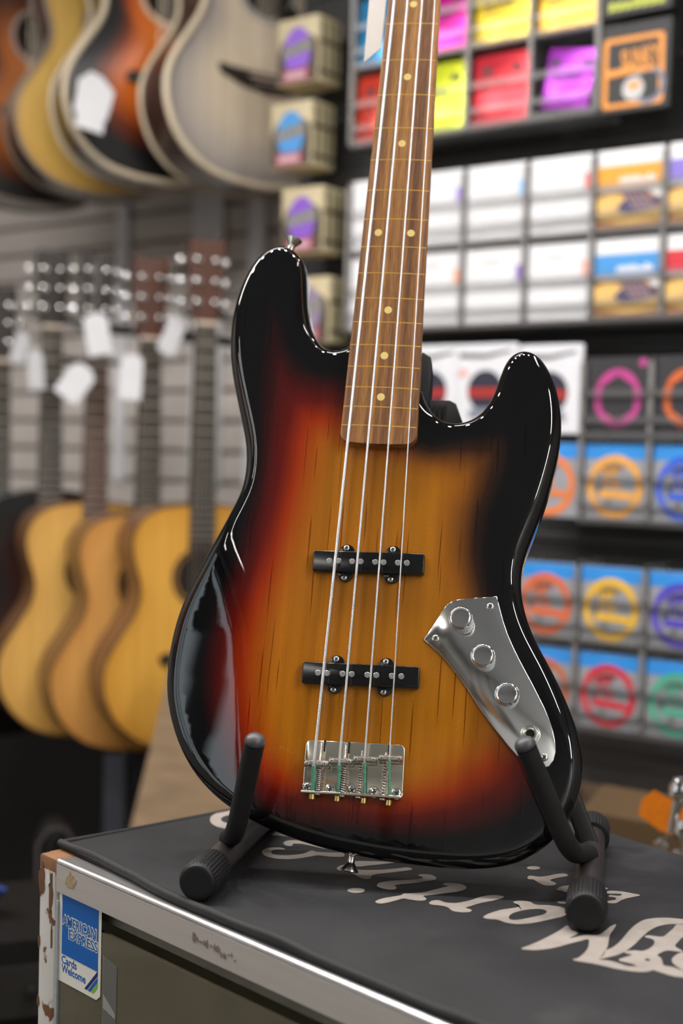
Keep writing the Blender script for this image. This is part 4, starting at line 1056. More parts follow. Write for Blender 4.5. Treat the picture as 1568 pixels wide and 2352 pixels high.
def acoustic(label, loc, yaw, S, top, side, binding, group, neckm=EBONY, headm=ROSE, bindr=0.0022, pickguard=None, bridge='belly', tilt=0.0, rosette=None):
    g = tag(empty('acoustic_guitar', loc, yaw), label, 'guitar', group)
    if tilt: g.rotation_euler = (0, tilt, yaw)
    dep = 0.100*S
    O = [(x*S, z*S) for x, z in GOUT]
    MB().prism(O, 0.0, dep, M=TOXZ).build('body', side, g, 40)
    sb = soundboard(top, g, S)
    MB().tube([(x*S, -0.0002, z*S) for x, z in GOUT], bindr*S, 8, close=True).build('binding', binding, g, 60)
    MB().tube([(x*S, dep, z*S) for x, z in GOUT], bindr*S*0.8, 8, close=True).build('back_binding', binding, g, 60)
    hz = 0.352*S
    MB().lathe([(0.050*S, 0), (0.0505*S, 0.0012)], (0, 0.0002, hz), (0, -1, 0), 40).build('soundhole', HOLE, sb)
    ro = [(0.053, 0.0), (0.053, 0.0016), (0.061, 0.0016), (0.061, 0.0)]
    MB().lathe([(a*S, b) for a, b in ro], (0, -0.0004, hz), (0, -1, 0), 40).build('rosette', rosette or binding, sb)
    MB().lathe([(0.0498*S, 0), (0.0498*S, 0.0020)], (0, -0.0002, hz), (0, -1, 0), 40).build('soundhole_void', HOLE, sb)
    if pickguard:
        pts = [(0.054, 0.335), (0.085, 0.30), (0.098, 0.25), (0.085, 0.215), (0.06, 0.23), (0.03, 0.29), (0.02, 0.303), (0.045, 0.325)]
        MB().prism([(x*S, z*S) for x, z in pts], -0.0024, -0.0006, M=TOXZ).build('pickguard', pickguard, g, 0)
    bz = 0.188*S
    if bridge == 'belly':
        bp_ = [(-0.083, 0.008), (-0.075, 0.012), (-0.04, 0.014), (0.04, 0.014), (0.075, 0.012), (0.083, 0.008), (0.083, -0.006), (0.06, -0.010), (0.03, -0.017), (-0.03, -0.017), (-0.06, -0.010), (-0.083, -0.006)]
    else:      # wide moustache shaped bridge
        bp_ = [(-0.098, 0.018), (-0.080, 0.016), (-0.055, 0.014), (0, 0.012), (0.055, 0.014), (0.080, 0.016), (0.098, 0.018), (0.094, 0.003), (0.075, -0.004), (0.05, -0.013), (0.0, -0.020), (-0.05, -0.013), (-0.075, -0.004), (-0.094, 0.003)]
    br = MB().prism([(x*S, bz+z*S) for x, z in bp_], -0.009, -0.0004, M=TOXZ).build('bridge', EBONY, g, 30)
    MB().box((0, -0.0105, bz+0.004*S), (0.075*S, 0.004, 0.003)).build('saddle', NUTM, br, 0, loc=(0, 0, 0))
    pm = MB()
    for k in range(6): pm.lathe([(0.0026, 0), (0.0024, 0.003)], ((-0.026+0.0104*k)*S, -0.009, bz-0.006*S), (0, -1, 0), 10)
    pm.build('bridge_pins', NUTM, br)
    # fingerboard, frets, neck, headstock
    z0, z1 = 0.402*S, (0.5+0.362)*S
    def fw(z): return 0.0275-(0.0275-0.0215)*(z-z0)/(z1-z0)
    MB().prism([(-fw(z0), z0), (fw(z0), z0), (fw(z1), z1), (-fw(z1), z1)], -0.0085, -0.0006, M=TOXZ).build('fingerboard', neckm, g, 0)
    fm = MB()
    sc = 0.645*S
    for k in range(1, 20):
        z = z1-sc*(1-2**(-k/12))
        if z > z0+0.003: fm.box((0, -0.0090, z), (2*fw(z), 0.0016, 0.0020))
    fm.build('frets', FRETW, g, 0)['kind'] = 'stuff'
    MB().prism([(-0.027, 0.49*S), (0.027, 0.49*S), (0.0212, z1), (-0.0212, z1)], -0.0004, 0.016, 0.006, M=TOXZ @ Matrix.Diagonal((1, 1, 1, 1)), segs=3).build('neck', DARKW, g, 50)
    MB().box((0, -0.006, z1+0.0035), (0.044, 0.010, 0.007)).build('nut', NUTM, g, 0)
    hp = [(-0.022, z1+0.004), (0.022, z1+0.004), (0.030, z1+0.03), (0.037, z1+0.165), (0.030, z1+0.172), (0.0, z1+0.168), (-0.030, z1+0.172), (-0.037, z1+0.165), (-0.030, z1+0.03)]
    hd = MB().prism(hp, -0.003, 0.012, M=TOXZ).build('headstock', headm, g, 0)
    for sx in (-1, 1):
        for k in range(3):
            z = z1+0.045+0.042*k
            MB().lathe([(0.0080, 0), (0.0076, 0.002), (0.0045, 0.004), (0.0040, 0.011), (0.0046, 0.012)], (sx*0.0195, -0.003, z), (0, -1, 0), 14).tube([(sx*0.0195, 0.017, z), (sx*0.048, 0.017, z)], 0.0025, 8).lathe([(0.004, 0), (0.0085, 0.002), (0.0085, 0.005), (0.004, 0.007)], (sx*0.048, 0.0135, z), (0, 1, 0), 14).build('tuner', CHROME, hd, loc=(0, 0, 0))
    for k in range(6):
        x0 = (-0.0255+0.0102*k)*S; x1 = -0.0175+0.007*k
        MB().tube([(x0, -0.0125, bz+0.004*S), (x1, -0.0115, z1+0.002)], 0.0005+0.00009*(5-k), 5).build('string', GSTR, g, 60)
    return g

SPRUCE = guitar_top_material('spruce_natural', [(0.0, srgb(222, 178, 100)), (0.8, srgb(216, 168, 88)), (1.0, srgb(204, 154, 78))], 0.15)
SPRUCE2 = guitar_top_material('spruce_honey', [(0.0, srgb(214, 160, 88)), (0.8, srgb(206, 150, 80)), (1.0, srgb(192, 134, 66))], 0.15)
SPRUCE3 = guitar_top_material('spruce_amber', [(0.0, srgb(224, 170, 76)), (0.8, srgb(216, 160, 66)), (1.0, srgb(202, 144, 54))], 0.15)
YELLOW = guitar_top_material('maple_yellow', [(0.0, srgb(226, 186, 100)), (0.85, srgb(220, 178, 92)), (1.0, srgb(206, 162, 80))], 0.5)
BURST_OR = guitar_top_material('orange_burst', [(0.0, srgb(228, 128, 12)), (0.45, srgb(208, 100, 6)), (0.64, srgb(110, 40, 4)), (0.78, srgb(18, 14, 14)), (1.0, srgb(10, 9, 10))], 0.8)
BURST_TB = guitar_top_material('tobacco_burst', [(0.0, srgb(196, 120, 48)), (0.5, srgb(170, 92, 26)), (0.72, srgb(90, 46, 22)), (0.85, srgb(24, 20, 22)), (1.0, srgb(12, 11, 13))], 0.8)
BURST_GR = guitar_top_material('pearl_grey_burst', [(0.0, srgb(226, 208, 184)), (0.55, srgb(214, 198, 176)), (0.82, srgb(178, 168, 160)), (1.0, srgb(140, 134, 132))], 0.6)
BURST_BK = guitar_top_material('dark_burst', [(0.0, srgb(90, 40, 22)), (0.6, srgb(44, 20, 14)), (0.85, srgb(12, 9, 9)), (1.0, srgb(8, 7, 8))], 0.8)
CREAM = mat('cream_binding', srgb(214, 198, 172), 0.4, noise=0.05)
DBIND = mat('dark_binding', srgb(70, 48, 34), 0.4, noise=0.1)
BLACKW = mat('black_lacquer_wood', srgb(16, 15, 16), 0.2, coat=0.6, noise=0.1)
HONEYS = mat('honey_side', srgb(112, 76, 44), 0.4, coat=0.3, noise=0.2, nscale=3, stretch=(6, 30, 6))
GA = 'guitars hanging in the lower row'; GB = 'guitars hanging in the upper row'
def hang(px, py, Y, **k):
    p = at(px, py, Y)
    return acoustic(loc=p, **k)
low = []
low.append(hang(452, 1722, 2.82, label='amber natural-top acoustic guitar nearest the bass in the lower row', yaw=R(24), S=1.0, top=SPRUCE3, side=HONEYS, binding=DBIND, group=GA, headm=ROSE))
low.append(hang(327, 1724, 2.915, label='honey natural-top acoustic guitar second from the bass in the lower row', yaw=R(24), S=1.0, top=SPRUCE2, side=HONEYS, binding=DBIND, group=GA, headm=ROSE))
low.append(hang(207, 1692, 3.01, label='pale natural-top acoustic guitar with two white tags, third from the bass', yaw=R(24), S=1.02, top=SPRUCE, side=HONEYS, binding=DBIND, group=GA, headm=EBONY, neckm=ROSE))
low.append(hang(105, 1640, 3.105, label='dark sunburst acoustic guitar at the left edge of the lower row', yaw=R(24), S=1.0, top=BURST_BK, side=BLACKW, binding=BLACKW, group=GA, headm=EBONY))
low.append(hang(-12, 1690, 3.20, label='acoustic guitar cut off by the left edge with dark headstock', yaw=R(24), S=1.0, top=BURST_BK, side=BLACKW, binding=BLACKW, group=GA, headm=EBONY))
hang(604, 430, 2.95, label='pearl grey acoustic guitar with dark sides and moustache bridge, upper row', yaw=R(34), S=1.16, top=BURST_GR, side=DARKW, binding=CREAM, group=GB, bindr=0.0065, bridge='wide', pickguard=BLACKW, rosette=mat('pearl_rosette', srgb(170, 168, 168), 0.4, noise=0.1))
hang(382, 420, 3.02, label='black and orange sunburst acoustic guitar with white card, upper row', yaw=R(26), S=1.13, top=BURST_OR, side=BLACKW, binding=CREAM, group=GB, bindr=0.0062)
hang(246, 448, 3.17, label='yellow blonde acoustic guitar in the upper row', yaw=R(26), S=1.06, top=YELLOW, side=DARKW, binding=mat('grey_binding', srgb(150, 138, 122), 0.4, noise=0.05), group=GB, bindr=0.004)
hang(84, 470, 3.27, label='brown tobacco sunburst acoustic guitar at the top left edge', yaw=R(26), S=1.09, top=BURST_TB, side=BLACKW, binding=mat('taupe_binding', srgb(120, 106, 96), 0.4, noise=0.05), group=GB, bindr=0.005, rosette=mat('grey_rosette', srgb(160, 146, 138), 0.4, noise=0.1))

# unseen guitars added on the other walls to give the lacquer coloured reflections
def flat_top(name, c): return guitar_top_material(name, [(0.0, srgb(*c)), (0.8, srgb(*c)), (1.0, srgb(*[v*0.7 for v in c]))], 0.8)
TOPS = [('blue', (40, 96, 170)), ('red', (178, 24, 30)), ('orange', (220, 130, 40))]
for k, (nm, c) in enumerate(TOPS):
    acoustic('%s topped acoustic guitar added unseen on the left wall for reflections' % nm, (-2.52, (-1.55, 0.75, 1.3)[k], 1.60), R(90), 0.94, flat_top('top_'+nm, c), BLACKW, CREAM, 'unseen guitars added on the left wall')
for k, (nm, c) in enumerate((('cherry', (150, 30, 26)), ('dark brown', (70, 44, 30)), ('golden', (206, 140, 50)), ('black', (22, 22, 24)))):
    acoustic('%s acoustic guitar added unseen on the wall behind the viewer for reflections' % nm, (-2.3+0.44*k, -2.68, 1.72), R(180), 1.0, flat_top('front_'+nm.replace(' ', '_'), c), DARKW, CREAM, 'unseen guitars added behind the viewer')

# hanger yokes on the slat wall for the lower guitars
HANG = mat('hanger_black', srgb(36, 34, 34), 0.5, 0.3, noise=0.1)
for i, (g, nm) in enumerate(zip(low, ('nearest the bass', 'second from the bass', 'third from the bass', 'fourth from the bass', 'at the left edge'))):
    p = g.matrix_basis @ Vector((0, 0.012, 0.885)) if g.rotation_euler.y == 0 else Vector(g.location)
    h = tag(empty('guitar_hanger', p), 'black wall hanger behind the lower-row guitar headstock %s' % nm, 'guitar hanger', 'guitar hangers')
    d = (p-P0).dot(N_); q = N_*(WALL_D-d)
    MB().tube([(0, 0.020, 0), q*0.5, q], 0.006, 10).build('arm', HANG, h)
    MB().tube(arc_path([(-0.038, -0.035, 0.004), (-0.038, 0.022, 0), (0.038, 0.022, 0), (0.038, -0.035, 0.004)], 0.012), 0.005, 10).build('yoke', HANG, h)
    MB().lathe([(0.022, -0.004), (0.022, 0.004)], q, N_, 18).build('wall_plate', HANG, h)

# white tags
CARD = mat('white_card', srgb(212, 212, 216), 0.7, noise=0.03, nscale=30)
THREAD = mat('tag_thread', srgb(206, 204, 200), 0.8, noise=0.05)
def card_tag(label, px, py, Y, w, h, rot, yaw, thread=0.12, clip=0.25, group='white tags on guitars'):
    t = tag(empty('price_tag', at(px, py, Y), yaw), label, 'price tag', group)
    c = w*clip
    P = [(-w/2, -h/2), (w/2, -h/2), (w/2, h/2-c), (w/2-c, h/2), (-w/2+c, h/2), (-w/2, h/2-c)]
    Mx = Matrix.Rotation(rot, 4, 'Y') @ TOXZ
    MB().prism(P, -0.0004, 0.0004, M=Mx).build('card', CARD, t, 0)
    a = (Matrix.Rotation(rot, 4, 'Y') @ Vector((0, 0, h/2-0.004)))
    MB().tube([a, (a.x*0.5, 0.004, a.z+thread*0.5), (0.0, 0.01, a.z+thread)], 0.0006, 5).build('thread', THREAD, t)
card_tag('large clipped white tag below the third headstock from the bass', 224, 768, 2.93, 0.052, 0.088, R(-10), R(10))
card_tag('diamond-turned white tag low in front of the third guitar neck', 174, 878, 2.95, 0.058, 0.080, R(36), R(5), 0.10)
card_tag('upright white tag beside the second guitar neck from the bass', 301, 866, 2.86, 0.046, 0.092, R(3), R(8))
card_tag('tilted white tag left of the nearest guitar headstock', 396, 770, 2.82, 0.040, 0.080, R(24), R(30))
card_tag('narrow white tag beside the fourth guitar neck', 82, 850, 3.0, 0.036, 0.084, R(-6), R(35))
card_tag('blurred white tag at far left below a dark headstock', 46, 800, 3.04, 0.034, 0.070, R(18), R(40))
# white cards on the orange sunburst guitar
t = tag(empty('info_card', at(214, 235, 2.86), R(12)), 'white folded info card propped on the black and orange sunburst guitar', 'card')
MB().prism([(-0.040, -0.020), (0.028, -0.036), (0.042, 0.022), (0.018, 0.052), (-0.005, 0.062), (-0.030, 0.045)], -0.0005, 0.0005, M=TOXZ).build('front_sheet', CARD, t, 0)
MB().prism([(-0.036, -0.050), (0.020, -0.064), (0.026, -0.012), (-0.030, 0.002)], -0.004, -0.003, M=TOXZ).build('lower_sheet', CARD, t, 0)

# ------------------------------------------------------------------ string racks and packets on the product wall
ACRY = clear_mat('acrylic_sheet', (0.985, 0.985, 0.985), 0.02, 0.45, srgb(180, 178, 176))
ACRE = clear_mat('acrylic_edge', (0.86, 0.87, 0.87), 0.46, 0.4, srgb(172, 168, 166))
ACRL = clear_mat('acrylic_lip', (0.985, 0.985, 0.985), 0.08, 0.45, srgb(180, 176, 174))
def rack(label, u0, pitch, ncol, rows, h, depth=0.075):
    """clear rack: u0 left edge, rows = list of shelf heights"""
    t = tag(empty('string_rack', wl(u0, 0.0, rows[0]), -AL), label, 'rack', 'clear string racks')
    W = pitch*ncol
    H = rows[-1]+h-rows[0]
    MB().box((W/2, 0.092, H/2), (W, 0.003, H+0.006)).build('back_sheet', ACRY, t, 0)
    for k in range(ncol+1):
        dv = MB().box((k*pitch, 0.045, H/2), (0.004, 0.088, H)).build('divider', ACRY, t, 0)
        MB().box((k*pitch, -0.001, H/2-0.005), (0.0085, 0.005, H*0.97)).build('divider_edge', ACRE, dv, 0)
    for z in rows:
        zz = z-rows[0]
        sh = MB().box((W/2, 0.045, zz-0.003), (W, 0.09, 0.005)).build('shelf', ACRY, t, 0)
        MB().box((W/2, -0.003, zz+0.004), (W, 0.004, 0.014)).build('front_lip', ACRL, sh, 0)
        MB().box((W/2, -0.004, zz+0.030), (W, 0.003, 0.012)).build('front_rail', ACRL, sh, 0)
        MB().box((W/2, -0.004, zz+0.074), (W, 0.003, 0.012)).build('front_rail', ACRL, sh, 0)
    return t

def flat(parent, name, poly, m, y, z=0.0):
    """print on a packet front: polygon in x/z"""
    return link(name, MB().prism([(a, b) for a, b in poly], 0.0, 0.0003).mesh(name, m, 0), parent, M=Matrix.Translation((0, y, z)) @ Matrix.Rotation(R(90), 4, 'X'))
def ptext(parent, s, w, h, zc, m, y, xc=0.0, bold=0.0, rot=0.0):
    me = text_mesh(s, h*1.35, m, bold)
    ww, x = width_of(me)
    me.transform(Matrix.Diagonal((w/ww, 1, 1, 1)))
    return link('lettering', me, parent, M=Matrix.Translation((xc, y, zc)) @ Matrix.Rotation(rot, 4, 'Y') @ Matrix.Rotation(R(90), 4, 'X'))
def annulus(parent, name, ro, ri, m, y, zc, n=48, sz=1.0, inner=None):
    A = [(ro*math.cos(2*math.pi*k/n), ro*sz*math.sin(2*math.pi*k/n)) for k in range(n)]
    if inner == 'hex':
        B = []
        for k in range(n):
            q = 2*math.pi*k/n; s = (q+math.pi/6) % (math.pi/3)-math.pi/6
            rr = ri*math.cos(math.pi/6)/math.cos(s)
            B.append((rr*math.cos(q), rr*sz*math.sin(q)))
    else:
        B = [(ri*math.cos(2*math.pi*k/n), ri*sz*math.sin(2*math.pi*k/n)) for k in range(n)]
    mb = MB().add([(a, 0, b) for a, b in A]+[(a, 0, b) for a, b in B], [(i, (i+1) % n, n+(i+1) % n, n+i) for i in range(n)])
    return mb.build(name, m, parent, 0, loc=(0, y, zc))
PRINT_BLACK = mat('print_black', srgb(28, 24, 26), 0.5, noise=0.1, nscale=50)
PRINT_GREY = mat('print_grey', srgb(196, 197, 200), 0.6, noise=0.05, nscale=50)
PRINT_WHITE = mat('print_white', srgb(238, 236, 236), 0.6, noise=0.03)
def packet(label, u, z, d=0.004, group=None, tilt=0.0, roll=0.0):
    t = tag(empty('string_packet', wl(u, d, z)), label, 'string packet', group)
    t.rotation_euler = (tilt, roll, -AL)
    return t

def foil(label, u, z, color, w=0.117, h=0.126, d=0.006, roll=0.0, tilt=R(-4)):
    t = packet(label, u, z, d, 'foil string packets', tilt, roll)
    m = mat('foil_%d_%d_%d' % color, srgb(*color), 0.26, 0.5, noise=0.12, nscale=16, bump=0.7, bscale=24)
    MB().prism(rrect(w, h, 0.003, 2, 0, h/2), -0.006, 0.006, 0.0025, M=Matrix(((1, 0, 0, 0), (0, 0, -1, 0.006), (0, 1, 0, 0), (0, 0, 0, 1))), segs=2).build('pouch', m, t, 40)
    y = -0.0005
    ptext(t, 'SLINKY', w*0.66, h*0.2, h*0.54, PRINT_BLACK, y, bold=0.0004, rot=R(-6))
    for k in range(5):
        flat(t, 'print_block', [(-0.034+k*0.0145, h*0.34), (-0.024+k*0.0145, h*0.34), (-0.024+k*0.0145, h*0.385), (-0.034+k*0.0145, h*0.385)], PRINT_BLACK, y)
    flat(t, 'print_block', [(-0.040, h*0.72), (-0.022, h*0.70), (-0.020, h*0.80), (-0.036, h*0.82)], PRINT_BLACK, y)
    flat(t, 'print_block', [(0.020, h*0.72), (0.040, h*0.70), (0.042, h*0.78), (0.024, h*0.82)], PRINT_BLACK, y)
    return t

def white_box(label, u, z, tab, h=0.132, w=0.117):
    t = packet(label, u, z, 0.004, 'white string boxes')
    MB().prism(rrect(w, h, 0.002, 2, 0, h/2), -0.012, 0.012, 0.001, M=Matrix(((1, 0, 0, 0), (0, 0, -1, 0.012), (0, 1, 0, 0), (0, 0, 0, 1)))).build('box', mat('box_white', srgb(226, 226, 229), 0.6, noise=0.02), t, 40)
    for k in range(4):
        flat(t, 'print_block', [(-0.022+k*0.009, h*0.80), (-0.015+k*0.009, h*0.80), (-0.015+k*0.009, h*0.845), (-0.022+k*0.009, h*0.845)], PRINT_GREY, -0.0004)
    if tab:
        flat(t, 'colour_tab', [(w/2-0.014, h*0.56), (w/2-0.0015, h*0.56), (w/2-0.0015, h*0.76), (w/2-0.014, h*0.76)], mat('tab_%d_%d_%d' % tab, srgb(*tab), 0.5, noise=0.04), -0.0004)
    return t

GW = mat('print_guitar_wood', srgb(226, 184, 106), 0.55, noise=0.1, nscale=40)
GW2 = mat('print_guitar_shade', srgb(150, 100, 56), 0.55, noise=0.1, nscale=40)
GN = mat('print_navy', srgb(52, 48, 92), 0.55, noise=0.05)
GM = mat('print_mauve', srgb(112, 82, 96), 0.55, noise=0.05)
def photo_box(label, u, z, band, h=0.132, w=0.117):
    t = packet(label, u, z, 0.004, 'string boxes with guitar picture')
    MB().prism(rrect(w, h, 0.002, 2, 0, h/2), -0.012, 0.012, 0.001, M=Matrix(((1, 0, 0, 0), (0, 0, -1, 0.012), (0, 1, 0, 0), (0, 0, 0, 1)))).build('box', mat('box_white', srgb(240, 240, 242), 0.55), t, 40)
    y = -0.0004; hw = w/2-0.001
    flat(t, 'colour_band', [(-hw, h*0.54), (hw, h*0.54), (hw, h*0.80), (-hw, h*0.80)], mat('band_%d_%d_%d' % band, srgb(*band), 0.5, noise=0.06, nscale=20), y)
    rr = random.Random(3)
    for k in range(9):
        x = -0.018+k*0.0072; hh = 0.008+0.005*rr.random()
        flat(t, 'print_block', [(x, h*0.57), (x+0.0055, h*0.57), (x+0.0055, h*0.57+hh), (x, h*0.57+hh)], PRINT_WHITE, y-0.0004)
    flat(t, 'picture_field', [(-hw, 0.001), (hw, 0.001), (hw, h*0.48), (-hw, h*0.48)], GW2, y)
    flat(t, 'guitar_picture', [(-hw, h*0.14), (-hw, h*0.40), (-hw+0.02, h*0.47), (-0.006, h*0.44), (-0.004, h*0.30), (0.02, h*0.22), (hw, h*0.24), (hw, h*0.10), (0.0, h*0.06)], GW, y-0.0003)
    flat(t, 'soundhole_picture', [(-0.022, h*0.28), (-0.006, h*0.38), (hw-0.004, h*0.36), (hw-0.004, h*0.27), (0.03, h*0.21), (0.0, h*0.19), (-0.016, h*0.22)], GN, y-0.0006)
    flat(t, 'neck_picture', [(-0.016, h*0.47), (0.026, h*0.47), (0.05, h*0.25), (0.012, h*0.21)], GM, y-0.0009)
    for k in range(4):
        x = -0.010+k*0.0105
        flat(t, 'string_picture', [(x, h*0.47), (x+0.0008, h*0.47), (x+0.0248, h*0.225), (x+0.024, h*0.225)], PRINT_GREY, y-0.0012)
    flat(t, 'highlight_picture', [(hw-0.026, h*0.47), (hw, h*0.47), (hw, h*0.38), (hw-0.010, h*0.38)], PRINT_WHITE, y-0.0012)
    return t

def ring_pack(label, u, z, color, h=0.126, w=0.112, faded=False):
    t = packet(label, u, z, 0.004, 'ring printed string packets')
    base = mat('pack_silver', srgb(158, 158, 164), 0.4, 0.15, noise=0.06, nscale=20, bump=0.15, bscale=40)  # silver darkened in colour to stand in for light fading lower down
    MB().prism(rrect(w, h, 0.002, 2, 0, h/2), -0.005, 0.005, 0.001, M=Matrix(((1, 0, 0, 0), (0, 0, -1, 0.005), (0, 1, 0, 0), (0, 0, 0, 1)))).build('pouch', base, t, 40)
    y = -0.0004
    flat(t, 'header_band', [(-w/2+0.0008, h*0.80), (w/2-0.0008, h*0.80), (w/2-0.0008, h*0.995), (-w/2+0.0008, h*0.995)], mat('header_blue', srgb(52, 142, 222), 0.35, noise=0.12, nscale=14, stretch=(1, 1, 6)), y)  # header blue toned down for the same fading light
    m = mat('ring_%d_%d_%d' % color, srgb(*color), 0.45, noise=0.08, nscale=60)
    dk = mat('ringdark_%d_%d_%d' % color, tuple(c*0.35 for c in srgb(*color)), 0.5, noise=0.1)
    annulus(t, 'ring', 0.0495, 0.0385, m, y-0.0004, h*0.44, sz=1.06)
    flat(t, 'string_coil', [(-0.030, h*0.60), (-0.018, h*0.71), (0.0, h*0.74), (0.016, h*0.71), (0.010, h*0.65), (-0.006, h*0.67), (-0.02, h*0.61)], dk, y-0.0005)
    flat(t, 'string_coil', [(-0.034, h*0.40), (-0.026, h*0.50), (-0.022, h*0.42), (-0.028, h*0.36)], mat('coil_grey', srgb(84, 92, 98), 0.5, noise=0.1), y-0.0005)
    flat(t, 'string_coil', [(0.016, h*0.62), (0.026, h*0.54), (0.030, h*0.42), (0.020, h*0.40), (0.016, h*0.50)], mat('coil_pale', srgb(150, 158, 170), 0.5, noise=0.1), y-0.0005)
    ptext(t, 'XL', 0.036, 0.030, h*0.53, m, y-0.0009, xc=-0.006, bold=0.0012)
    flat(t, 'ring_bar', [(-0.030, h*0.30), (0.034, h*0.28), (0.034, h*0.36), (-0.024, h*0.39)], m, y-0.0007)
    flat(t, 'print_block', [(-0.018, h*0.22), (-0.008, h*0.28), (-0.004, h*0.24), (-0.012, h*0.18)], _mats['coil_grey'], y-0.0005)
    return t

def hex_pack(label, u, z, color, h=0.132, w=0.114):
    t = packet(label, u, z, 0.004, 'black ring string packets')
    MB().prism(rrect(w, h, 0.002, 2, 0, h/2), -0.006, 0.006, 0.001, M=Matrix(((1, 0, 0, 0), (0, 0, -1, 0.006), (0, 1, 0, 0), (0, 0, 0, 1)))).build('pouch', mat('pack_charcoal', srgb(48, 47, 51), 0.4, noise=0.08, nscale=14), t, 40)
    m = mat('hexring_%d_%d_%d' % color, srgb(*color), 0.45, noise=0.06)
    annulus(t, 'ring', 0.042, 0.0335, m, -0.0005, h*0.48, sz=1.16, inner='hex')
    annulus(t, 'corner_dot', 0.007, 0.0001, m, -0.0005, h*0.90, 20).location = (0.044, -0.0005, h*0.92)
    return t

def pouch(label, u, z, w=0.122, h=0.152):
    t = packet(label, u, z, 0.0, 'white string pouches')
    MB().prism(rrect(w, h, 0.004, 3, 0, h/2), -0.004, 0.004, 0.002, M=Matrix(((1, 0, 0, 0), (0, 0, -1, 0.004), (0, 1, 0, 0), (0, 0, 0, 1)))).build('pouch', mat('pouch_white', srgb(222, 222, 228), 0.35, noise=0.06, nscale=16, bump=0.4, bscale=24), t, 40)
    MB().lathe([(0.036, 0), (0.036, 0.0004)], (0, -0.0002, h*0.46), (0, -1, 0), 36).build('window', mat('pouch_dark', srgb(42, 42, 58), 0.4, noise=0.1), t)
    flat(t, 'red_band', [(-0.034, h*0.385), (0.034, h*0.385), (0.0355, h*0.49), (-0.0355, h*0.49)], mat('pouch_red', srgb(168, 40, 36), 0.45, noise=0.1), -0.0010)
    flat(t, 'grey_foot', [(-0.034, h*0.14), (0.034, h*0.14), (0.030, h*0.26), (-0.030, h*0.26)], mat('pouch_grey', srgb(130, 134, 148), 0.5, noise=0.1), -0.0008)
    flat(t, 'corner_mark', [(-0.054, h*0.62), (-0.038, h*0.62), (-0.038, h*0.71), (-0.054, h*0.71)], mat('pouch_pink', srgb(226, 168, 162), 0.5, noise=0.05), -0.0006)
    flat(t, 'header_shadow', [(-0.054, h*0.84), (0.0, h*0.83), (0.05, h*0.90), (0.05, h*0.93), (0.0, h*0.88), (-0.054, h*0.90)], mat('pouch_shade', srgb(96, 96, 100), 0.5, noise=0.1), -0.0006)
    return t

U1 = [-0.474+0.1265*k for k in range(8)]
UC = [u+0.06325 for u in U1]
rack('upper clear rack of bright foil string packets', U1[0], 0.1265, 4, [1.915, 2.057, 2.199], 0.13)
rack('two-shelf clear rack of white string boxes and guitar picture boxes', U1[0], 0.1265, 6, [1.568, 1.713], 0.135)
foil('red foil string packet at the left end of the upper rack', UC[0], 1.918, (214, 62, 44))
foil('bright blue foil string packet above the left red one', UC[0], 2.060, (52, 148, 206))
foil('lime foil string packet just right of the bass neck', UC[1], 1.918, (206, 216, 44))
foil('magenta foil string packet above the lime one', UC[1], 2.060, (206, 18, 150))
foil('red foil string packet between the lime and purple ones', UC[2], 1.918, (202, 46, 60))
foil('yellow foil string packet above the second red one', UC[2], 2.060, (226, 196, 48))
foil('purple foil string packet leaning in its pocket', UC[3]-0.001, 1.927, (158, 48, 178), w=0.092, h=0.104, roll=R(7), tilt=R(-4))
foil('gold foil string packet above the purple one', UC[3], 2.060, (228, 176, 56))
foil('pink foil string packet at the top above the magenta one', UC[1], 2.202, (214, 60, 140))
foil('light yellow foil string packet at the very top of the rack', UC[2], 2.202, (232, 210, 70))
# black and orange packets on their own peg
bo = packet('black string packet with orange framed print beside the purple one', UC[4]+0.004, 1.905, 0.0, None, 0, 0)
MB().prism(rrect(0.122, 0.146, 0.003, 2, 0, 0.073), -0.012, 0.012, 0.002, M=Matrix(((1, 0, 0, 0), (0, 0, -1, 0.012), (0, 1, 0, 0), (0, 0, 0, 1)))).build('pouch', mat('pack_black', srgb(24, 23, 24), 0.5, noise=0.1, nscale=20), bo, 40)
ORG = mat('print_orange', srgb(226, 144, 44), 0.45, noise=0.08, nscale=40)
fo = rrect(0.108, 0.114, 0.008, 4, -0.003, 0.066)
fi = rrect(0.090, 0.098, 0.004, 4, -0.003, 0.066)
n = len(fo)
MB().add([(a, 0, b) for a, b in fo]+[(a, 0, b) for a, b in fi], [(i, (i+1) % n, n+(i+1) % n, n+i) for i in range(n)]).build('orange_frame', ORG, bo, 0, loc=(0, -0.0006, 0))
ptext(bo, 'SLINKY', 0.066, 0.030, 0.086, ORG, -0.0008, xc=0.008, bold=0.0012, rot=R(-3))
flat(bo, 'orange_bar', [(-0.05, 0.060), (0.036, 0.064), (0.036, 0.071), (-0.05, 0.072)], ORG, -0.0008)
MB().lathe([(0.019, 0), (0.019, 0.0003)], (-0.002, -0.0006, 0.038), (0, -1, 0), 28).build('print_disc', mat('print_silver', srgb(170, 168, 166), 0.4, 0.3, noise=0.1), bo)
annulus(bo, 'print_arc', 0.030, 0.022, mat('print_steel', srgb(104, 108, 122), 0.4, 0.3, noise=0.1), -0.0007, 0.040).location = (0.024, -0.0007, 0.040)
flat(bo, 'disc_highlight', [(-0.012, 0.048), (0.012, 0.048), (0.006, 0.038), (-0.006, 0.036)], ORG, -0.0012)
MB().tube([(0, 0.025, 0.135), (0, 0.104, 0.135)], 0.003, 8).build('peg', STEEL, bo)
gk = packet('black and green string packet at the top right above the orange framed one', UC[4]+0.004, 2.062, 0.0, None, 0, 0)
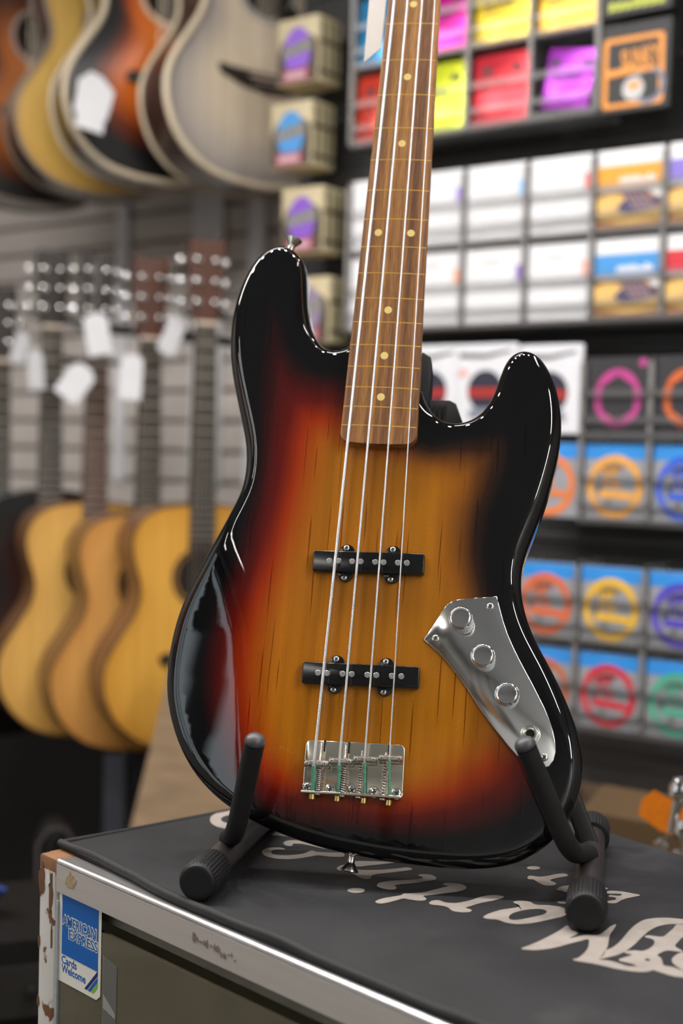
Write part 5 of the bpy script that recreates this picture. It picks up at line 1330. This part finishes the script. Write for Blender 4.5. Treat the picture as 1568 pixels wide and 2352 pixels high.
MB().prism(rrect(0.122, 0.146, 0.003, 2, 0, 0.073), -0.012, 0.012, 0.002, M=Matrix(((1, 0, 0, 0), (0, 0, -1, 0.012), (0, 1, 0, 0), (0, 0, 0, 1)))).build('pouch', _mats['pack_black'], gk, 40)
LIM = mat('print_lime', srgb(188, 198, 60), 0.45, noise=0.15, nscale=40)
rr = random.Random(8)
for k in range(7):
    x = -0.05+k*0.0145
    flat(gk, 'print_block', [(x, 0.010), (x+0.012, 0.012), (x+0.011, 0.022+0.012*rr.random()), (x+0.001, 0.024)], LIM, -0.0006)
    flat(gk, 'print_block', [(x, 0.040), (x+0.010, 0.040), (x+0.010, 0.06+0.02*rr.random()), (x, 0.058)], PRINT_GREY, -0.0006)
MB().tube([(0, 0.025, 0.135), (0, 0.104, 0.135)], 0.003, 8).build('peg', STEEL, gk)
for u, z, tab, lb in ((UC[0], 1.716, None, 'white string box peeking out left of the neck, upper shelf'), (UC[1], 1.716, (150, 120, 214), 'white string box with lilac tab, upper shelf'),
                      (UC[2], 1.716, (150, 190, 236), 'white string box with pale blue tab, upper shelf'), (UC[3], 1.716, (222, 112, 110), 'white string box with red tab, upper shelf'),
                      (UC[0], 1.571, None, 'white string box peeking out left of the neck, lower shelf'), (UC[1], 1.571, (240, 158, 120), 'white string box with orange tab, lower shelf'),
                      (UC[2], 1.571, (126, 88, 184), 'white string box with purple tab, lower shelf'), (UC[3], 1.571, (238, 168, 160), 'white string box with salmon tab, lower shelf')):
    white_box(lb, u, z, tab)
photo_box('string box with orange band over a guitar picture', UC[4], 1.716, (232, 158, 44))
photo_box('string box with violet band at the right edge', UC[5], 1.716, (132, 112, 200))
photo_box('string box with blue band over a guitar picture', UC[4], 1.571, (66, 146, 214))
photo_box('string box with red band at the right edge', UC[5], 1.571, (204, 40, 56))

U3 = [-0.098+0.1225*k for k in range(4)]
UD = [u+0.06125 for u in U3]
rack('clear rack of black ring packets over ring packets', U3[1], 0.1225, 2, [1.236, 1.374], 0.135)
rack('lowest clear rack of colourful ring packets', U3[0], 0.1225, 3, [0.888, 1.032], 0.135)
hex_pack('black string packet with a pink ring', UD[1], 1.377, (186, 62, 136))
hex_pack('black string packet with an orange ring at the right edge', UD[2], 1.377, (206, 98, 42))
pouch('white string pouch half hidden behind the neck heel', -0.282, 1.385)
pouch('white string pouch with red banded window between the horns', -0.166, 1.385)
pouch('white string pouch mostly behind the short horn', -0.040, 1.380)
for u, z, c, lb in ((UD[0], 1.239, (232, 124, 48), 'orange ring string packet peeking past the bass waist'), (UD[1], 1.239, (236, 166, 62), 'amber ring string packet under the pink ring one'),
                    (UD[2], 1.239, (46, 92, 214), 'blue ring string packet at the right edge'), (UD[0], 1.035, (226, 100, 26), 'deep orange ring string packet, upper shelf of the lowest rack'),
                    (UD[1], 1.035, (236, 184, 22), 'yellow ring string packet'), (UD[2], 1.035, (78, 60, 190), 'violet ring string packet at the right edge'),
                    (UD[0], 0.891, (196, 100, 36), 'brown-orange ring string packet partly behind the bass'), (UD[1], 0.891, (208, 28, 50), 'red ring string packet'),
                    (UD[2], 0.891, (76, 170, 140), 'green ring string packet at the right edge')):
    ring_pack(lb, u, z, c)

# cream boxes on pegs beside the grey guitar
CRM = mat('cream_card', srgb(196, 182, 148), 0.6, noise=0.1, nscale=14)
BRN = mat('cream_card_dark_print', srgb(74, 64, 54), 0.6, noise=0.2, nscale=30)  # dark brown print on the box front and side
OLV = mat('side_print_olive', srgb(128, 122, 92), 0.6, noise=0.15, nscale=30)
RED = mat('label_red', srgb(150, 66, 78), 0.55, noise=0.1, nscale=60)
PNK = mat('label_pink', srgb(200, 160, 168), 0.55, noise=0.1, nscale=60)
GRY = mat('label_grey', srgb(128, 126, 122), 0.55, noise=0.3, nscale=120)
def cream_box(label, u, z, color, tone=1.0):
    w, h, dp = 0.100, 0.124, 0.074
    t = tag(empty('string_box', wl(u, -0.01, z), -AL), label, 'string box', 'cream string boxes on pegs')
    MB().prism(rrect(w, dp, 0.0015, 2, 0, dp/2), 0, h).build('box', CRM, t, 40)
    y = -0.0004; hw = w/2
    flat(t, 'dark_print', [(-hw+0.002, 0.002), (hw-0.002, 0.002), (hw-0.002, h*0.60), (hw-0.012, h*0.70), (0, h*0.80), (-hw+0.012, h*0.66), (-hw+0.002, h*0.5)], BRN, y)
    m = mat('oval_%d_%d_%d' % color, srgb(*color), 0.5, noise=0.08, nscale=30)
    mb = MB().prism([(0.033*math.cos(q), 0.045*math.sin(q)) for q in np.linspace(0, 2*math.pi, 33)[:-1]], 0, 0.0003)
    link('oval', mb.mesh('oval', m, 0), t, M=Matrix.Translation((0, y-0.0005, h*0.50)) @ Matrix.Rotation(R(90), 4, 'X'))
    flat(t, 'grey_band', [(-0.036, h*0.40), (0.036, h*0.48), (0.036, h*0.68), (-0.036, h*0.56)], GRY, y-0.0010)
    flat(t, 'red_label', [(-0.034, 0.004), (0.030, 0.004), (0.030, 0.028), (-0.034, 0.028)], RED, y-0.0010)
    flat(t, 'label_text', [(-0.028, 0.009), (0.022, 0.009), (0.022, 0.022), (-0.028, 0.022)], PNK, y-0.0014)
    for k, (a, b) in enumerate(((0.010, 0.020), (0.030, 0.036), (0.048, 0.060))):
        MB().box((hw+0.0003, (a+b)/2, h*0.5), (0.0005, b-a, h*0.9)).build('side_print', OLV, t, 0)
    for zz in (0.16, 0.62):
        MB().box((hw+0.0007, dp/2, h*zz), (0.0005, dp*0.92, h*0.06)).build('side_print', BRN, t, 0)
    MB().tube([(0, dp, h*0.85), (0, 0.118, h*0.85)], 0.003, 8).build('peg', STEEL, t)
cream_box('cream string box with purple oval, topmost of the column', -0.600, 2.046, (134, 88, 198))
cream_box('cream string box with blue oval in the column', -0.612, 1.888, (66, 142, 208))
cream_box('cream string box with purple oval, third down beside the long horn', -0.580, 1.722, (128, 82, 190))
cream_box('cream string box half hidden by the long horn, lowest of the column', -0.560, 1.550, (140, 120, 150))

# ------------------------------------------------------------------ below the racks: cabinet, cardboard, a headstock
cab = tag(empty('base_cabinet', wl(0.45, 0.26, 0), -AL), 'plain grey base cabinet under the string racks', 'cabinet')
GCAB = mat('cabinet_grey', srgb(92, 87, 85), 0.6, noise=0.06, nscale=8)
MB().box((0, 0.03, 0.42), (1.36, 0.30, 0.84)).build('carcass', GCAB, cab, 0)
MB().box((0, 0.015, 0.853), (1.40, 0.34, 0.022)).build('top', mat('cabinet_top', srgb(120, 114, 110), 0.5, noise=0.06), cab, 0)
for k in range(2):
    MB().box((-0.34+0.68*k, -0.126, 0.42), (0.66, 0.014, 0.76)).build('door', GCAB, cab, 0)
KRAFT = mat('kraft_cardboard', srgb(84, 66, 48), 0.8, noise=0.12, nscale=5, stretch=(3, 3, 20))  # brown darkened to stand in for the shade behind the case
KRAFT2 = mat('kraft_cardboard_shaded', srgb(74, 53, 26), 0.8, noise=0.1, nscale=5)  # open box darkened too, its shade put into the colour
def carton(label, loc, rz, sx, sy, h, m, flaps=True, open_top=True):
    t = tag(empty('cardboard_box', loc, rz), label, 'box')
    th = 0.005
    for nm, c, s in (('wall', (0, -sy/2, h/2), (sx, th, h)), ('wall', (0, sy/2, h/2), (sx, th, h)), ('wall', (-sx/2, 0, h/2), (th, sy, h)), ('wall', (sx/2, 0, h/2), (th, sy, h)), ('bottom', (0, 0, th/2), (sx, sy, th))):
        MB().box(c, s).build(nm, m, t, 0)
    if flaps:
        for s, a in ((-1, 38), (1, 38)):
            M = Matrix.Translation((0, s*sy/2, h)) @ Matrix.Rotation(R(-s*(90+a-60)), 4, 'X')
            MB().box((0, 0, sy*0.14), (sx*0.99, th, sy*0.28), M).build('flap', m, t, 0)
        for s in (-1, 1):
            M = Matrix.Translation((s*sx/2, 0, h)) @ Matrix.Rotation(R(s*70), 4, 'Y')
            MB().box((0, 0, sx*0.12), (th, sy*0.98, sx*0.24), M).build('flap', m, t, 0)
    return t
p = at(1460, 1880, 1.78)
carton('open brown cardboard box on the floor behind the glass case', (p.x+0.05, p.y, 0), R(-37), 0.40, 0.26, p.z-0.05, KRAFT2)
p = at(1400, 1832, 2.12)
carton('tan cardboard box against the grey cabinet', (p.x+0.0, p.y+0.0, 0), R(-37), 0.17, 0.12, p.z, KRAFT, flaps=False)
# small instrument lying in the open box, only its head shows
p0, p1 = at(1484, 1842, 1.62), at(1610, 1925, 1.60)
hh = tag(empty('ukulele', p0), 'orange wooden instrument headstock with chrome tuners leaning in the open box', 'ukulele')
dv = (p1-p0); L = dv.length; dn = dv.normalized(); sd = dn.cross(Vector((0, 1, 0))).normalized(); td = sd.cross(dn)
Mh = Matrix(((sd.x, dn.x, td.x, 0), (sd.y, dn.y, td.y, 0), (sd.z, dn.z, td.z, 0), (0, 0, 0, 1)))
MB().prism([(-0.017, 0.0), (0.0, -0.006), (0.017, 0.0), (0.019, 0.03), (0.012, 0.052), (0.012, L+0.12), (-0.012, L+0.12), (-0.012, 0.052), (-0.019, 0.03)], -0.006, 0.006, 0.002, Mh, 2).build('headstock', mat('orange_wood', srgb(186, 100, 8), 0.35, coat=0.5, noise=0.12, nscale=6, stretch=(20, 2, 20)), hh, 40)
for a, b in ((0.034, 0.040), (0.034, 0.062), (-0.034, 0.040), (-0.034, 0.062)):
    MB().tube([Mh @ Vector((a*0.35, b, 0)), Mh @ Vector((a, b, 0))], 0.002, 8).lathe([(0.003, -0.005), (0.008, -0.004), (0.009, 0), (0.008, 0.004), (0.003, 0.005)], Mh @ Vector((a, b, 0)), (0, 1, 0), 16).build('tuner', CHROME, hh)
p = at(1574, 1908, 1.50)
hw_ = tag(empty('chrome_fitting', p), 'pair of chrome knobs at the right edge above the mat', 'hardware')
MB().lathe([(0.004, -0.05), (0.004, -0.012), (0.012, -0.010), (0.014, 0), (0.011, 0.008), (0.004, 0.012)], (0, 0, 0), (0, 0, 1), 20).build('knob', CHROME, hw_)
MB().lathe([(0.004, -0.05), (0.006, -0.014), (0.012, -0.010), (0.0135, 0), (0.010, 0.009), (0.004, 0.012)], (-0.004, 0.01, 0.044), (0.2, 0, 1), 20).build('knob', CHROME, hw_)
MB().tube([(0, 0, -0.04), (0.004, 0.02, -(p.z-0.01))], 0.008, 12).build('stem', CHROME, hw_)

# ------------------------------------------------------------------ lower left: leaning board, display post, cases on the floor
bl = tag(empty('plywood_board', at(505, 1900, 2.42)), 'large brown board leaning behind the bass under the hanging guitars', 'board')
q = [at(300, 1900, 2.42), at(398, 1500, 2.62), at(735, 1500, 2.62), at(735, 1900, 2.42)]
b0 = at(505, 1900, 2.42)
ext = [q[0]+(q[0]-q[1])*1.35, q[1], q[2], q[3]+(q[3]-q[2])*1.35]
V = [v-b0 for v in ext]; nrm = (V[1]-V[0]).cross(V[3]-V[0]).normalized()*0.012
if nrm.y < 0: nrm = -nrm
BM = mat('brown_board', srgb(110, 88, 62), 0.75, noise=0.2, nscale=6, stretch=(3, 3, 14))
MB().add(V+[v+nrm for v in V], [(0, 1, 2, 3), (7, 6, 5, 4), (0, 4, 5, 1), (1, 5, 6, 2), (2, 6, 7, 3), (3, 7, 4, 0)]).build('panel', BM, bl, 0)
p = at(262, 1800, 2.9)
dp_ = tag(empty('display_post', (p.x, p.y, 0), R(14)), 'grey metal display post below the hanging guitars', 'post')
MB().box((0, 0, 0.35), (0.040, 0.03, 0.70)).build('upright', mat('post_grey', srgb(84, 85, 94), 0.4, 0.3, noise=0.08), dp_, 0)
MB().box((0.046, 0.012, 0.35), (0.036, 0.03, 0.70)).build('dark_upright', mat('post_dark', srgb(52, 52, 56), 0.4, 0.3, noise=0.08), dp_, 0)
MB().box((0.02, 0, 0.012), (0.26, 0.30, 0.024)).build('foot_plate', _mats['post_dark'], dp_, 0)
BAG = mat('gig_bag_nylon', srgb(15, 14, 14), 0.7, noise=0.2, nscale=60, bump=0.3, bscale=300, spec=0.15)
BAGP = mat('gig_bag_piping', srgb(58, 52, 54), 0.5, noise=0.1)
def gig_bag(label, loc, yaw, S, lean):
    t = tag(empty('gig_bag', loc), label, 'gig bag', 'black gig bags on the floor')
    t.rotation_euler = (lean, 0, yaw)
    ol = [(x*1.08*S, z*1.04*S) for x, z in GOUT if z < 0.47]
    top = [(-0.07*S, 0.52*S), (-0.05*S, 0.56*S), (-0.05*S, 0.98*S), (-0.02*S, 1.02*S), (0.02*S, 1.02*S), (0.05*S, 0.98*S), (0.05*S, 0.56*S), (0.07*S, 0.52*S)]
    lft = sorted([p for p in ol if p[0] < 0], key=lambda p: p[1]); rgt = sorted([p for p in ol if p[0] >= 0], key=lambda p: -p[1])
    P = lft+top+rgt
    MB().prism(P, 0.0, 0.13*S, 0.03, M=TOXZ @ Matrix.Diagonal((1, 1, -1, 1)), segs=4).build('bag', BAG, t, 60)
    MB().tube([(x*0.96, -0.122*S, 0.01+z*0.97) for x, z in P], 0.004, 6, close=True).build('piping', BAGP, t, 60)
    MB().prism(rrect(0.20*S, 0.24*S, 0.03, 4, 0, 0.18*S), 0.12*S, 0.145*S, 0.01, M=TOXZ @ Matrix.Diagonal((1, 1, -1, 1)), segs=2).build('pocket', BAG, t, 50)
    MB().tube(arc_path([(-0.05, -0.15*S, 0.34*S), (-0.03, -0.18*S, 0.36*S), (0.03, -0.18*S, 0.36*S), (0.05, -0.15*S, 0.34*S)], 0.02), 0.008, 8).build('handle', BAGP, t, 60)
p = at(130, 1900, 2.42)
gig_bag('small black gig bag standing below the hanging guitars', (p.x, p.y, 0), R(16), 0.66, R(-7))
lc = tag(empty('base_cabinet', wl(-1.75, 0.33, 0), -AL), 'black base cabinet along the slat wall under the guitars', 'cabinet')
KB = mat('cabinet_black', srgb(26, 24, 24), 0.5, noise=0.15, nscale=12)
MB().box((0, 0.0, 0.34), (2.0, 0.26, 0.68)).build('carcass', KB, lc, 0)
MB().box((0, -0.005, 0.69), (2.02, 0.28, 0.02)).build('top', KB, lc, 0)
for k in range(4): MB().box((-0.75+0.5*k, -0.137, 0.34), (0.485, 0.012, 0.62)).build('door', KB, lc, 0)
p = at(-30, 2066, 1.9)
sp = tag(empty('blue_spool', p), 'small blue object at the left edge on a dark box', 'spool')
MB().lathe([(0.012, -0.02), (0.022, -0.02), (0.022, -0.016), (0.014, -0.013), (0.014, 0.013), (0.022, 0.016), (0.022, 0.02), (0.012, 0.02)], (0, 0, 0), (0.3, 0.2, 1), 24).build('reel', mat('blue_plastic', srgb(12, 52, 120), 0.5, noise=0.06), sp)
MB().lathe([(0.0143, -0.012), (0.0165, -0.008), (0.0165, 0.008), (0.0143, 0.012)], (0, 0, 0), (0.3, 0.2, 1), 24).build('winding', mat('blue_winding', srgb(20, 60, 130), 0.7, noise=0.15, nscale=300), sp)
am = tag(empty('amplifier', (p.x-0.02, p.y+0.02, 0), R(20)), 'black amplifier box at the lower left edge under the blue object', 'amplifier')
ah = p.z-0.024
MB().prism(rrect(0.36, 0.26, 0.012, 3), 0.02, ah, 0.006, segs=2).build('cabinet', BAG, am, 40)
MB().box((0, -0.132, ah*0.45), (0.32, 0.004, ah*0.7)).build('grille', mat('grille_cloth', srgb(34, 32, 32), 0.8, noise=0.3, nscale=400), am, 0)
MB().box((0, -0.133, ah*0.9), (0.32, 0.005, ah*0.1)).build('control_panel', mat('amp_panel', srgb(44, 42, 42), 0.4, 0.3, noise=0.1), am, 0)
for k in range(5):
    MB().lathe([(0.009, 0), (0.008, 0.012), (0.004, 0.013)], (-0.12+0.06*k, -0.135, ah*0.9), (0, -1, 0), 16).build('dial', RUBBER, am)
for sx in (-1, 1):
    for sy in (-1, 1): MB().lathe([(0.016, 0), (0.014, 0.02)], (sx*0.15, sy*0.1, 0), (0, 0, 1), 16).build('rubber_foot', RUBBER, am)
# temporary placement marks are not part of the finished objects
for o in bpy.data.objects:
    if '_off' in o: del o['_off']
